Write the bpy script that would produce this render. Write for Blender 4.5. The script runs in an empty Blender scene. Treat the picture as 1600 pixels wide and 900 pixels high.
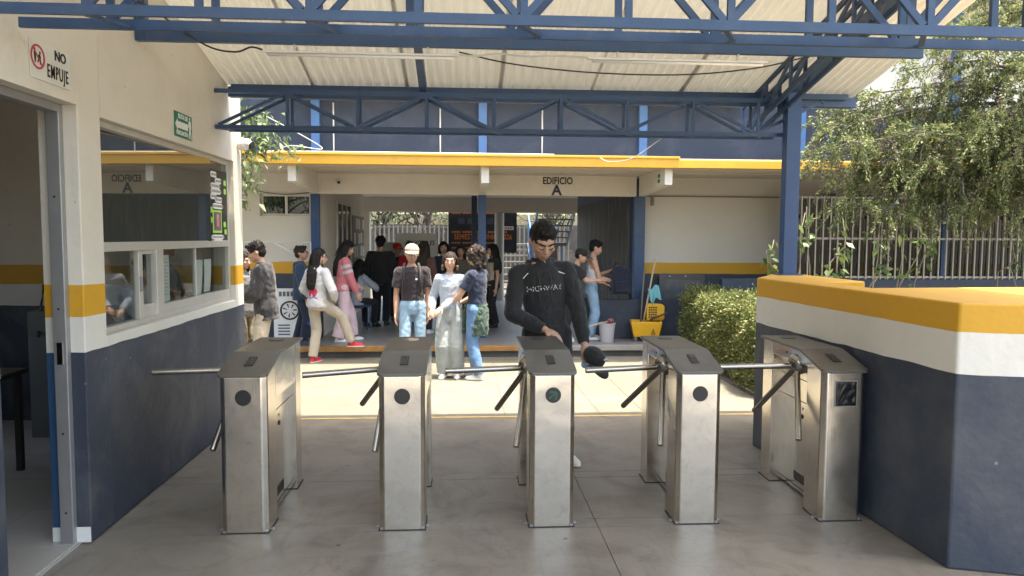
import bpy, bmesh, math, random
import numpy as np
from mathutils import Vector, Matrix

random.seed(7)
RNG = np.random.default_rng(11)
R = math.radians
scene = bpy.context.scene
col = scene.collection

# ------------------------------------------------------------------ camera, sky, sun, exposure
cam_data = bpy.data.cameras.new("camera")
cam = bpy.data.objects.new("camera", cam_data)
col.objects.link(cam)
cam_data.sensor_width = 36.0
cam_data.lens = 26.0
cam_data.clip_start = 0.05
cam_data.clip_end = 600.0
cam.matrix_world = (Matrix.Translation((0, 0, 1.70)) @ Matrix.Rotation(R(-3.87), 4, 'Z')
                    @ Matrix.Rotation(R(90 - 3.96), 4, 'X') @ Matrix.Rotation(R(0.3), 4, 'Z'))
scene.camera = cam

SUN_TO = Vector((0.16, -0.09, 1.0)).normalized()          # direction towards the sun, almost overhead
world = bpy.data.worlds.new("World")
scene.world = world
world.use_nodes = True
wn = world.node_tree.nodes
sky = wn.new("ShaderNodeTexSky")
sky.sky_type = 'NISHITA'
sky.sun_disc = False
sky.sun_elevation = math.asin(SUN_TO.z)
sky.sun_rotation = math.atan2(SUN_TO.x, SUN_TO.y)
sky.air_density = 1.2
sky.dust_density = 4.0
bg = wn["Background"]
bg.inputs["Strength"].default_value = 0.15
world.node_tree.links.new(sky.outputs[0], bg.inputs[0])
sun_data = bpy.data.lights.new("sun", 'SUN')
sun_data.energy = 2.3
sun_data.angle = R(0.55)
sun_data.color = (1.0, 0.95, 0.86)
sun = bpy.data.objects.new("sun", sun_data)
sun.rotation_euler = (-SUN_TO).to_track_quat('-Z', 'Y').to_euler()
sun.location = (4, -3, 20)
col.objects.link(sun)
vs = scene.view_settings
vs.view_transform = 'Standard'
vs.look = 'None'
vs.gamma = 1.0
vs.exposure = 2.62
vs.use_white_balance = True
vs.white_balance_temperature = 7050
vs.white_balance_tint = 8
scene.render.engine = 'CYCLES'
scene.cycles.max_bounces = 10
scene.cycles.diffuse_bounces = 6
scene.cycles.glossy_bounces = 4
scene.cycles.transparent_max_bounces = 12
scene.cycles.sample_clamp_indirect = 6.0
scene.cycles.use_denoising = True

# ------------------------------------------------------------------ materials
def lin(c):
    return c / 12.92 if c <= 0.04045 else ((c + 0.055) / 1.055) ** 2.4
def hexc(h):
    h = h.lstrip('#')
    return tuple(lin(int(h[i:i + 2], 16) / 255) for i in (0, 2, 4))
MATS = {}
def nodes_of(name):
    m = bpy.data.materials.new(name)
    m.use_nodes = True
    return m, m.node_tree.nodes, m.node_tree.links, m.node_tree.nodes["Principled BSDF"]
def pmat(name, c, rough=0.65, metal=0.0, var=0.10, vscale=5.0, bump=0.0, bscale=60.0, stretch=(1, 1, 1),
         dirt=None, dirt_amt=0.0, dirt_scale=2.0, spec=0.5, coord='Object', sheen=0.0, rvar=0.0):
    """plain surface with colour variation, optional stains, fine relief"""
    if name in MATS:
        return MATS[name]
    m, n, l, b = nodes_of(name)
    if isinstance(c, str):
        c = hexc(c)
    tc = n.new("ShaderNodeTexCoord")
    mp = n.new("ShaderNodeMapping")
    mp.inputs["Scale"].default_value = stretch
    l.new(tc.outputs[coord], mp.inputs[0])
    nz = n.new("ShaderNodeTexNoise")
    nz.inputs["Scale"].default_value = vscale
    nz.inputs["Detail"].default_value = 6
    nz.inputs["Roughness"].default_value = 0.62
    l.new(mp.outputs[0], nz.inputs["Vector"])
    rmp = n.new("ShaderNodeValToRGB")
    e = rmp.color_ramp.elements
    e[0].position, e[1].position = 0.25, 0.75
    e[0].color = tuple(max(0, x * (1 - var)) for x in c) + (1,)
    e[1].color = tuple(min(1, x * (1 + var)) for x in c) + (1,)
    l.new(nz.outputs["Fac"], rmp.inputs[0])
    out = rmp.outputs[0]
    if dirt is not None:
        if isinstance(dirt, str):
            dirt = hexc(dirt)
        n2 = n.new("ShaderNodeTexNoise")
        n2.inputs["Scale"].default_value = dirt_scale
        n2.inputs["Detail"].default_value = 8
        n2.inputs["Roughness"].default_value = 0.7
        n2.inputs["Distortion"].default_value = 0.6
        l.new(mp.outputs[0], n2.inputs["Vector"])
        r2 = n.new("ShaderNodeValToRGB")
        r2.color_ramp.elements[0].position = 0.5
        r2.color_ramp.elements[1].position = 0.78
        r2.color_ramp.elements[0].color = (0, 0, 0, 1)
        r2.color_ramp.elements[1].color = (dirt_amt,) * 3 + (1,)
        l.new(n2.outputs["Fac"], r2.inputs[0])
        mx = n.new("ShaderNodeMix")
        mx.data_type = 'RGBA'
        l.new(r2.outputs[0], mx.inputs["Factor"])
        l.new(out, mx.inputs["A"])
        mx.inputs["B"].default_value = tuple(dirt) + (1,)
        out = mx.outputs["Result"]
    l.new(out, b.inputs["Base Color"])
    b.inputs["Roughness"].default_value = rough
    if rvar:
        mr = n.new("ShaderNodeMapRange")
        mr.inputs["To Min"].default_value = max(0.03, rough - rvar)
        mr.inputs["To Max"].default_value = min(1, rough + rvar)
        l.new(nz.outputs["Fac"], mr.inputs["Value"])
        l.new(mr.outputs[0], b.inputs["Roughness"])
    b.inputs["Metallic"].default_value = metal
    b.inputs["Specular IOR Level"].default_value = spec
    if sheen:
        b.inputs["Sheen Weight"].default_value = sheen
    if bump:
        n3 = n.new("ShaderNodeTexNoise")
        n3.inputs["Scale"].default_value = bscale
        n3.inputs["Detail"].default_value = 5
        l.new(mp.outputs[0], n3.inputs["Vector"])
        bp = n.new("ShaderNodeBump")
        bp.inputs["Strength"].default_value = bump
        bp.inputs["Distance"].default_value = 0.01
        l.new(n3.outputs["Fac"], bp.inputs["Height"])
        l.new(bp.outputs[0], b.inputs["Normal"])
    MATS[name] = m
    return m

def band_mat(name, bands, rough=0.6, scuff=0.35):
    """wall paint in horizontal bands by height: bands = [(from_z, colour), ...] from the bottom"""
    if name in MATS:
        return MATS[name]
    m, n, l, b = nodes_of(name)
    geo = n.new("ShaderNodeNewGeometry")
    sep = n.new("ShaderNodeSeparateXYZ")
    l.new(geo.outputs["Position"], sep.inputs[0])
    wob = n.new("ShaderNodeTexNoise")
    wob.inputs["Scale"].default_value = 3.0
    l.new(geo.outputs["Position"], wob.inputs["Vector"])
    ma = n.new("ShaderNodeMath"); ma.operation = 'MULTIPLY_ADD'
    ma.inputs[1].default_value = 0.022; ma.inputs[2].default_value = -0.011
    l.new(wob.outputs["Fac"], ma.inputs[0])
    ad = n.new("ShaderNodeMath"); ad.operation = 'ADD'
    l.new(sep.outputs["Z"], ad.inputs[0]); l.new(ma.outputs[0], ad.inputs[1])
    mr = n.new("ShaderNodeMath"); mr.operation = 'DIVIDE'; mr.inputs[1].default_value = 5.0
    l.new(ad.outputs[0], mr.inputs[0])
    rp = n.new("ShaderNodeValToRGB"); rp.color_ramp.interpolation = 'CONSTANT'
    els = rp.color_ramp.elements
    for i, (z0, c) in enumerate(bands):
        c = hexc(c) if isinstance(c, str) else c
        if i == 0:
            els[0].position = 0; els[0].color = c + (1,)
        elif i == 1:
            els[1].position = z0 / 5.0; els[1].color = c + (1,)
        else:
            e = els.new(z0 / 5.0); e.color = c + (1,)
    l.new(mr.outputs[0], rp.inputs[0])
    # scuffs and age
    n2 = n.new("ShaderNodeTexNoise"); n2.inputs["Scale"].default_value = 2.2; n2.inputs["Detail"].default_value = 9
    n2.inputs["Roughness"].default_value = 0.68; n2.inputs["Distortion"].default_value = 0.4
    l.new(geo.outputs["Position"], n2.inputs["Vector"])
    r2 = n.new("ShaderNodeValToRGB")
    r2.color_ramp.elements[0].position = 0.44; r2.color_ramp.elements[1].position = 0.70
    r2.color_ramp.elements[0].color = (0, 0, 0, 1); r2.color_ramp.elements[1].color = (scuff,) * 3 + (1,)
    l.new(n2.outputs["Fac"], r2.inputs[0])
    low = n.new("ShaderNodeMath"); low.operation = 'LESS_THAN'; low.inputs[1].default_value = bands[1][0]
    l.new(ad.outputs[0], low.inputs[0])
    lw_ = n.new("ShaderNodeMath"); lw_.operation = 'MULTIPLY_ADD'; lw_.inputs[1].default_value = 0.80; lw_.inputs[2].default_value = 0.28
    l.new(low.outputs[0], lw_.inputs[0])
    sf = n.new("ShaderNodeMath"); sf.operation = 'MULTIPLY'; l.new(r2.outputs[0], sf.inputs[0]); l.new(lw_.outputs[0], sf.inputs[1])
    mx = n.new("ShaderNodeMix"); mx.data_type = 'RGBA'
    l.new(sf.outputs[0], mx.inputs["Factor"]); l.new(rp.outputs[0], mx.inputs["A"])
    mx.inputs["B"].default_value = (0.15, 0.145, 0.135, 1)
    l.new(mx.outputs["Result"], b.inputs["Base Color"])
    b.inputs["Roughness"].default_value = rough
    n3 = n.new("ShaderNodeTexNoise"); n3.inputs["Scale"].default_value = 28; n3.inputs["Detail"].default_value = 6
    l.new(geo.outputs["Position"], n3.inputs["Vector"])
    bp = n.new("ShaderNodeBump"); bp.inputs["Strength"].default_value = 0.25; bp.inputs["Distance"].default_value = 0.01
    l.new(n3.outputs["Fac"], bp.inputs["Height"])
    n4 = n.new("ShaderNodeTexNoise"); n4.inputs["Scale"].default_value = 4.5; n4.inputs["Detail"].default_value = 3
    l.new(geo.outputs["Position"], n4.inputs["Vector"])
    b2 = n.new("ShaderNodeBump"); b2.inputs["Strength"].default_value = 0.35; b2.inputs["Distance"].default_value = 0.03
    l.new(n4.outputs["Fac"], b2.inputs["Height"]); l.new(bp.outputs[0], b2.inputs["Normal"]); l.new(b2.outputs[0], b.inputs["Normal"])
    # small chips and knocks
    vk = n.new("ShaderNodeTexVoronoi"); vk.inputs["Scale"].default_value = 5.5; l.new(geo.outputs["Position"], vk.inputs["Vector"])
    rk = n.new("ShaderNodeValToRGB"); rk.color_ramp.elements[0].position = 0.03; rk.color_ramp.elements[0].color = (0.6,) * 3 + (1,); rk.color_ramp.elements[1].position = 0.055; rk.color_ramp.elements[1].color = (0, 0, 0, 1)
    l.new(vk.outputs["Distance"], rk.inputs[0])
    mk = n.new("ShaderNodeMix"); mk.data_type = 'RGBA'; l.new(rk.outputs[0], mk.inputs["Factor"]); l.new(mx.outputs["Result"], mk.inputs["A"]); mk.inputs["B"].default_value = (0.24, 0.23, 0.21, 1)
    l.new(mk.outputs["Result"], b.inputs["Base Color"])
    MATS[name] = m
    return m

def steel_mat(name, c=(0.76, 0.705, 0.62), rough=0.19, grain=(220, 220, 3)):
    if name in MATS:
        return MATS[name]
    m, n, l, b = nodes_of(name)
    geo_ = n.new("ShaderNodeNewGeometry")
    tc = n.new("ShaderNodeTexCoord"); mp = n.new("ShaderNodeMapping"); mp.inputs["Scale"].default_value = grain
    l.new(tc.outputs["Object"], mp.inputs[0])
    nz = n.new("ShaderNodeTexNoise"); nz.inputs["Scale"].default_value = 1.0; nz.inputs["Detail"].default_value = 3
    l.new(mp.outputs[0], nz.inputs["Vector"])
    sm = n.new("ShaderNodeTexNoise"); sm.inputs["Scale"].default_value = 5; sm.inputs["Detail"].default_value = 2
    l.new(tc.outputs["Object"], sm.inputs["Vector"])
    mr = n.new("ShaderNodeMapRange"); mr.inputs["From Min"].default_value = 0.3; mr.inputs["From Max"].default_value = 0.7
    mr.inputs["To Min"].default_value = rough - 0.02; mr.inputs["To Max"].default_value = rough + 0.035
    l.new(sm.outputs["Fac"], mr.inputs["Value"])
    l.new(mr.outputs[0], b.inputs["Roughness"])
    rp = n.new("ShaderNodeValToRGB")
    rp.color_ramp.elements[0].position = 0.3; rp.color_ramp.elements[1].position = 0.72
    rp.color_ramp.elements[0].color = tuple(x * 0.95 for x in c) + (1,)
    rp.color_ramp.elements[1].color = c + (1,)
    l.new(sm.outputs["Fac"], rp.inputs[0])
    l.new(rp.outputs[0], b.inputs["Base Color"])
    b.inputs["Metallic"].default_value = 1.0
    b.inputs["Anisotropic"].default_value = 0.5
    bp = n.new("ShaderNodeBump"); bp.inputs["Strength"].default_value = 0.06; bp.inputs["Distance"].default_value = 0.004
    l.new(nz.outputs["Fac"], bp.inputs["Height"])
    wv = n.new("ShaderNodeTexNoise"); wv.inputs["Scale"].default_value = 3.2; wv.inputs["Detail"].default_value = 2     # sheet metal never lies quite flat
    l.new(geo_.outputs["Position"], wv.inputs["Vector"])
    b2 = n.new("ShaderNodeBump"); b2.inputs["Strength"].default_value = 0.22; b2.inputs["Distance"].default_value = 0.03
    l.new(wv.outputs["Fac"], b2.inputs["Height"]); l.new(bp.outputs[0], b2.inputs["Normal"]); l.new(b2.outputs[0], b.inputs["Normal"])
    # smears and fine scratches
    sc_ = n.new("ShaderNodeTexNoise"); sc_.inputs["Scale"].default_value = 14; sc_.inputs["Detail"].default_value = 8; sc_.inputs["Roughness"].default_value = 0.75; sc_.inputs["Distortion"].default_value = 1.5
    l.new(geo_.outputs["Position"], sc_.inputs["Vector"])
    rs = n.new("ShaderNodeValToRGB"); rs.color_ramp.elements[0].position = 0.50; rs.color_ramp.elements[0].color = (0, 0, 0, 1); rs.color_ramp.elements[1].position = 0.72; rs.color_ramp.elements[1].color = (0.45, 0.45, 0.45, 1)
    l.new(sc_.outputs["Fac"], rs.inputs[0])
    ms = n.new("ShaderNodeMix"); ms.data_type = 'RGBA'; l.new(rs.outputs[0], ms.inputs["Factor"]); l.new(rp.outputs[0], ms.inputs["A"]); ms.inputs["B"].default_value = (0.42, 0.38, 0.32, 1)
    l.new(ms.outputs["Result"], b.inputs["Base Color"])
    MATS[name] = m
    return m

def glass_mat(name, tint=(0.10, 0.11, 0.11), refl=0.35, clear=0.5, rough=0.01):
    """window pane: part mirror, part tinted see-through, part film"""
    if name in MATS:
        return MATS[name]
    m = bpy.data.materials.new(name); m.use_nodes = True
    n, l = m.node_tree.nodes, m.node_tree.links
    for x in list(n): n.remove(x)
    o = n.new("ShaderNodeOutputMaterial")
    tr = n.new("ShaderNodeBsdfTransparent"); tr.inputs[0].default_value = (0.85, 0.88, 0.87, 1)
    df = n.new("ShaderNodeBsdfDiffuse"); df.inputs[0].default_value = tint + (1,)
    m1 = n.new("ShaderNodeMixShader"); m1.inputs[0].default_value = 1 - clear
    l.new(tr.outputs[0], m1.inputs[1]); l.new(df.outputs[0], m1.inputs[2])
    gl = n.new("ShaderNodeBsdfGlossy"); gl.inputs["Roughness"].default_value = rough; gl.inputs[0].default_value = (0.9, 0.9, 0.88, 1)
    m2 = n.new("ShaderNodeMixShader"); m2.inputs[0].default_value = refl
    l.new(m1.outputs[0], m2.inputs[1]); l.new(gl.outputs[0], m2.inputs[2])
    l.new(m2.outputs[0], o.inputs[0])
    MATS[name] = m
    return m

def leaf_mat(name, cols, trans=0.35, rough=0.55):
    if name in MATS:
        return MATS[name]
    m, n, l, b = nodes_of(name)
    geo = n.new("ShaderNodeNewGeometry")
    rp = n.new("ShaderNodeValToRGB")
    els = rp.color_ramp.elements
    els[0].color = cols[0] + (1,); els[1].color = cols[-1] + (1,)
    for i, c in enumerate(cols[1:-1]):
        e = els.new((i + 1) / (len(cols) - 1)); e.color = c + (1,)
    l.new(geo.outputs["Random Per Island"], rp.inputs[0])
    l.new(rp.outputs[0], b.inputs["Base Color"])
    b.inputs["Roughness"].default_value = rough
    tl = n.new("ShaderNodeBsdfTranslucent"); l.new(rp.outputs[0], tl.inputs[0])
    mx = n.new("ShaderNodeMixShader"); mx.inputs[0].default_value = trans
    o = n["Material Output"]
    l.new(b.outputs[0], mx.inputs[1]); l.new(tl.outputs[0], mx.inputs[2]); l.new(mx.outputs[0], o.inputs[0])
    MATS[name] = m
    return m

NAVY = (0.028, 0.037, 0.056)
CREAM = (0.62, 0.575, 0.495)
WHITE = (0.62, 0.59, 0.53)
YELLOW = (0.56, 0.29, 0.015)
M_booth = band_mat("booth_paint", [(0, NAVY), (1.04, WHITE), (1.25, YELLOW), (1.415, CREAM)], scuff=0.42)
M_return = band_mat("door_return_paint", [(0, (0.018, 0.065, 0.15)), (1.04, WHITE), (1.25, YELLOW), (1.415, CREAM)], scuff=0.12)
M_planter = band_mat("planter_paint", [(0, NAVY), (1.011, WHITE), (1.214, YELLOW)], scuff=0.3)
M_school = band_mat("school_paint", [(0, NAVY), (1.12, YELLOW), (1.29, (0.58, 0.54, 0.475))], scuff=0.18)
M_cream = pmat("cream_paint", (0.64, 0.595, 0.51), 0.6, var=0.06, vscale=1.5, bump=0.15, bscale=30, dirt=(0.3, 0.26, 0.2), dirt_amt=0.25)
M_soffit = pmat("soffit_paint", (0.60, 0.54, 0.46), 0.7, var=0.07, vscale=2, dirt=(0.3, 0.27, 0.22), dirt_amt=0.3)
M_fascia = pmat("fascia_yellow", (0.62, 0.33, 0.03), 0.55, var=0.1, vscale=3, dirt=(0.3, 0.2, 0.08), dirt_amt=0.4, bump=0.1)
M_navywall = pmat("navy_parapet_paint", (0.016, 0.027, 0.052), 0.6, var=0.12, vscale=1.2, bump=0.1, bscale=25, dirt=(0.12, 0.13, 0.15), dirt_amt=0.3)
M_navy = pmat("navy_enamel", (0.024, 0.060, 0.138), 0.42, var=0.16, vscale=6, dirt=(0.13, 0.13, 0.13), dirt_amt=0.35, dirt_scale=5, bump=0.06, bscale=90)
M_bluecol = pmat("blue_enamel", (0.020, 0.060, 0.16), 0.45, var=0.12, vscale=5, dirt=(0.12, 0.12, 0.13), dirt_amt=0.3)
M_skyblue = pmat("bright_blue_enamel", (0.05, 0.13, 0.30), 0.45, var=0.1, vscale=5)
M_roof = pmat("corrugated_sheet_white", (0.74, 0.73, 0.69), 0.45, var=0.06, vscale=1.2, dirt=(0.45, 0.40, 0.32), dirt_amt=0.22, dirt_scale=1.4)
def let_light_through(m, amt, tint):
    """thin fibreglass sheet: a little daylight passes"""
    n, l = m.node_tree.nodes, m.node_tree.links
    tl = n.new("ShaderNodeBsdfTranslucent"); tl.inputs[0].default_value = tint + (1,)
    mx = n.new("ShaderNodeMixShader"); mx.inputs[0].default_value = amt
    l.new(n["Principled BSDF"].outputs[0], mx.inputs[1]); l.new(tl.outputs[0], mx.inputs[2]); l.new(mx.outputs[0], n["Material Output"].inputs[0])
let_light_through(M_roof, 0.30, (0.66, 0.64, 0.58))
def floor_mat(name, lo, hi, stain, rough, spots=0.75):
    """worn concrete: patches, stains, gum spots, hairline cracks, mop streaks"""
    m, n, l, b = nodes_of(name)
    geo = n.new("ShaderNodeNewGeometry")
    def noise(scale, detail=6, stretch=None, dist=0.0):
        src = geo.outputs["Position"]
        if stretch:
            mp = n.new("ShaderNodeMapping"); mp.inputs["Scale"].default_value = stretch
            l.new(src, mp.inputs[0]); src = mp.outputs[0]
        q = n.new("ShaderNodeTexNoise"); q.inputs["Scale"].default_value = scale; q.inputs["Detail"].default_value = detail
        q.inputs["Roughness"].default_value = 0.65; q.inputs["Distortion"].default_value = dist
        l.new(src, q.inputs["Vector"])
        return q.outputs["Fac"]
    def ramp(fac, p0, p1, c0, c1):
        r = n.new("ShaderNodeValToRGB"); e = r.color_ramp.elements
        e[0].position, e[1].position = p0, p1
        e[0].color = tuple(c0) + (1,); e[1].color = tuple(c1) + (1,)
        l.new(fac, r.inputs[0])
        return r.outputs[0]
    def mix(fac, a, bcol):
        x = n.new("ShaderNodeMix"); x.data_type = 'RGBA'
        l.new(fac, x.inputs["Factor"]); l.new(a, x.inputs["A"]); x.inputs["B"].default_value = tuple(bcol) + (1,)
        return x.outputs["Result"]
    c = ramp(noise(0.9, 8, None, 0.8), 0.32, 0.68, lo, hi)
    c = mix(ramp(noise(2.6, 9, None, 1.2), 0.47, 0.70, (0, 0, 0), (0.66,) * 3), c, stain)
    c = mix(ramp(noise(5.0, 5, (3.5, 0.35, 1)), 0.56, 0.78, (0, 0, 0), (0.35,) * 3), c, stain)
    c = mix(ramp(noise(60, 3), 0.60, 0.80, (0, 0, 0), (0.5,) * 3), c, tuple(x * 0.6 for x in stain))
    v = n.new("ShaderNodeTexVoronoi"); v.inputs["Scale"].default_value = 2.3; l.new(geo.outputs["Position"], v.inputs["Vector"])
    c = mix(ramp(v.outputs["Distance"], 0.028, 0.040, (spots,) * 3, (0, 0, 0)), c, tuple(x * 0.35 for x in stain))
    ve = n.new("ShaderNodeTexVoronoi"); ve.feature = 'DISTANCE_TO_EDGE'; ve.inputs["Scale"].default_value = 0.42
    ad = n.new("ShaderNodeVectorMath"); ad.operation = 'ADD'
    nv = n.new("ShaderNodeTexNoise"); nv.inputs["Scale"].default_value = 2.5; nv.inputs["Detail"].default_value = 6
    l.new(geo.outputs["Position"], nv.inputs["Vector"]); l.new(geo.outputs["Position"], ad.inputs[0]); l.new(nv.outputs["Color"], ad.inputs[1])
    l.new(ad.outputs[0], ve.inputs["Vector"])
    c = mix(ramp(ve.outputs["Distance"], 0.0008, 0.0026, (0.26,) * 3, (0, 0, 0)), c, tuple(x * 0.4 for x in stain))
    l.new(c, b.inputs["Base Color"])
    mr = n.new("ShaderNodeMapRange"); mr.inputs["To Min"].default_value = rough - 0.14; mr.inputs["To Max"].default_value = rough + 0.18
    l.new(noise(1.8, 8, None, 1.0), mr.inputs["Value"]); l.new(mr.outputs[0], b.inputs["Roughness"])
    bp = n.new("ShaderNodeBump"); bp.inputs["Strength"].default_value = 0.16; bp.inputs["Distance"].default_value = 0.01
    l.new(noise(26, 8), bp.inputs["Height"]); l.new(bp.outputs[0], b.inputs["Normal"])
    MATS[name] = m
    return m
M_conc = floor_mat("concrete_shaded_floor", (0.170, 0.150, 0.122), (0.240, 0.214, 0.176), (0.090, 0.076, 0.060), 0.42)
M_plaza = floor_mat("concrete_plaza", (0.140, 0.128, 0.098), (0.185, 0.171, 0.134), (0.105, 0.096, 0.075), 0.75, 0.45)
M_ground = pmat("ground_concrete", (0.22, 0.205, 0.18), 0.9, var=0.15, vscale=0.8, bump=0.2)
M_joint = pmat("joint_dark", (0.10, 0.095, 0.085), 0.95, var=0.2, vscale=4)
M_halfl = pmat("hall_floor_concrete", (0.22, 0.21, 0.20), 0.38, var=0.16, vscale=1.2, dirt=(0.1, 0.1, 0.1), dirt_amt=0.5, bump=0.05)
M_alu = pmat("aluminium_frame", (0.56, 0.54, 0.49), 0.42, metal=0.45, var=0.06, vscale=8, bump=0.03)
M_alud = pmat("aluminium_grey", (0.34, 0.34, 0.34), 0.45, metal=0.6, var=0.08, vscale=8)
M_steel = steel_mat("brushed_steel")
M_polish = steel_mat("polished_steel", (0.70, 0.68, 0.64), 0.13, (60, 60, 60))
M_arm = steel_mat("arm_steel", (0.40, 0.385, 0.36), 0.22, (30, 400, 400))
M_lid = pmat("lid_grey_plastic", (0.115, 0.106, 0.093), 0.33, var=0.12, vscale=9, dirt=(0.2, 0.18, 0.15), dirt_amt=0.35, dirt_scale=6, metal=0.25)
M_black = pmat("black_plastic", (0.012, 0.012, 0.013), 0.4, var=0.2)
M_dark = pmat("dark_gap", (0.02, 0.02, 0.02), 0.8)
M_whitepaint = pmat("white_gloss", (0.72, 0.71, 0.68), 0.4, var=0.05)
M_paper = pmat("paper", (0.72, 0.71, 0.69), 0.8, var=0.05)
M_ink = pmat("ink_black", (0.012, 0.012, 0.014), 0.6)
M_red = pmat("sign_red", (0.42, 0.03, 0.04), 0.5)
M_green = pmat("sign_green", (0.01, 0.16, 0.09), 0.5, var=0.08)
M_lime = pmat("lime_note", (0.34, 0.62, 0.10), 0.7)
M_cable = pmat("cable_dark", (0.03, 0.028, 0.026), 0.6)
M_cablew = pmat("cable_white", (0.55, 0.53, 0.48), 0.6)
M_yplastic = pmat("yellow_plastic", (0.68, 0.36, 0.01), 0.38, var=0.09, vscale=6, dirt=(0.3, 0.2, 0.08), dirt_amt=0.35, dirt_scale=6)
M_gplastic = pmat("grey_plastic", (0.42, 0.40, 0.41), 0.5, var=0.06)
M_wood = pmat("pale_wood", (0.52, 0.40, 0.25), 0.6, var=0.15, vscale=10, stretch=(1, 1, 0.1))
M_bark = pmat("bark", (0.10, 0.085, 0.07), 0.9, var=0.35, vscale=9, bump=0.8, bscale=25, stretch=(1, 1, 0.25))
M_step = pmat("step_edge_orange", (0.36, 0.18, 0.05), 0.6, var=0.3, vscale=6, dirt=(0.12, 0.09, 0.06), dirt_amt=0.7, dirt_scale=5)
M_tile = pmat("booth_floor_tile", (0.40, 0.38, 0.35), 0.35, var=0.06)
M_fencewhite = pmat("fence_white_paint", (0.34, 0.315, 0.27), 0.5, var=0.12, vscale=6, dirt=(0.2, 0.14, 0.08), dirt_amt=0.4, dirt_scale=9)
M_yardbar = pmat("yard_bar_grey", (0.12, 0.115, 0.105), 0.6, var=0.1)

# ------------------------------------------------------------------ mesh helpers
def link(name, me, mat=None, parent=None):
    o = bpy.data.objects.new(name, me)
    col.objects.link(o)
    if mat is not None and me is not None and len(me.materials) == 0:
        me.materials.append(mat)
    if parent is not None:
        o.parent = parent
    return o
def thing(name, label, cat, loc=(0, 0, 0), rz=0.0, group=None):
    o = bpy.data.objects.new(name, None)
    col.objects.link(o)
    o.empty_display_size = 0.1
    o.location = loc
    o.rotation_euler = (0, 0, rz)
    o["label"] = label
    o["category"] = cat
    if group:
        o["group"] = group
    return o
def tag(o, label, cat, group=None):
    o["label"] = label
    o["category"] = cat
    if group:
        o["group"] = group
    return o
def struct(o):
    o["kind"] = "structure"
    return o

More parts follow.
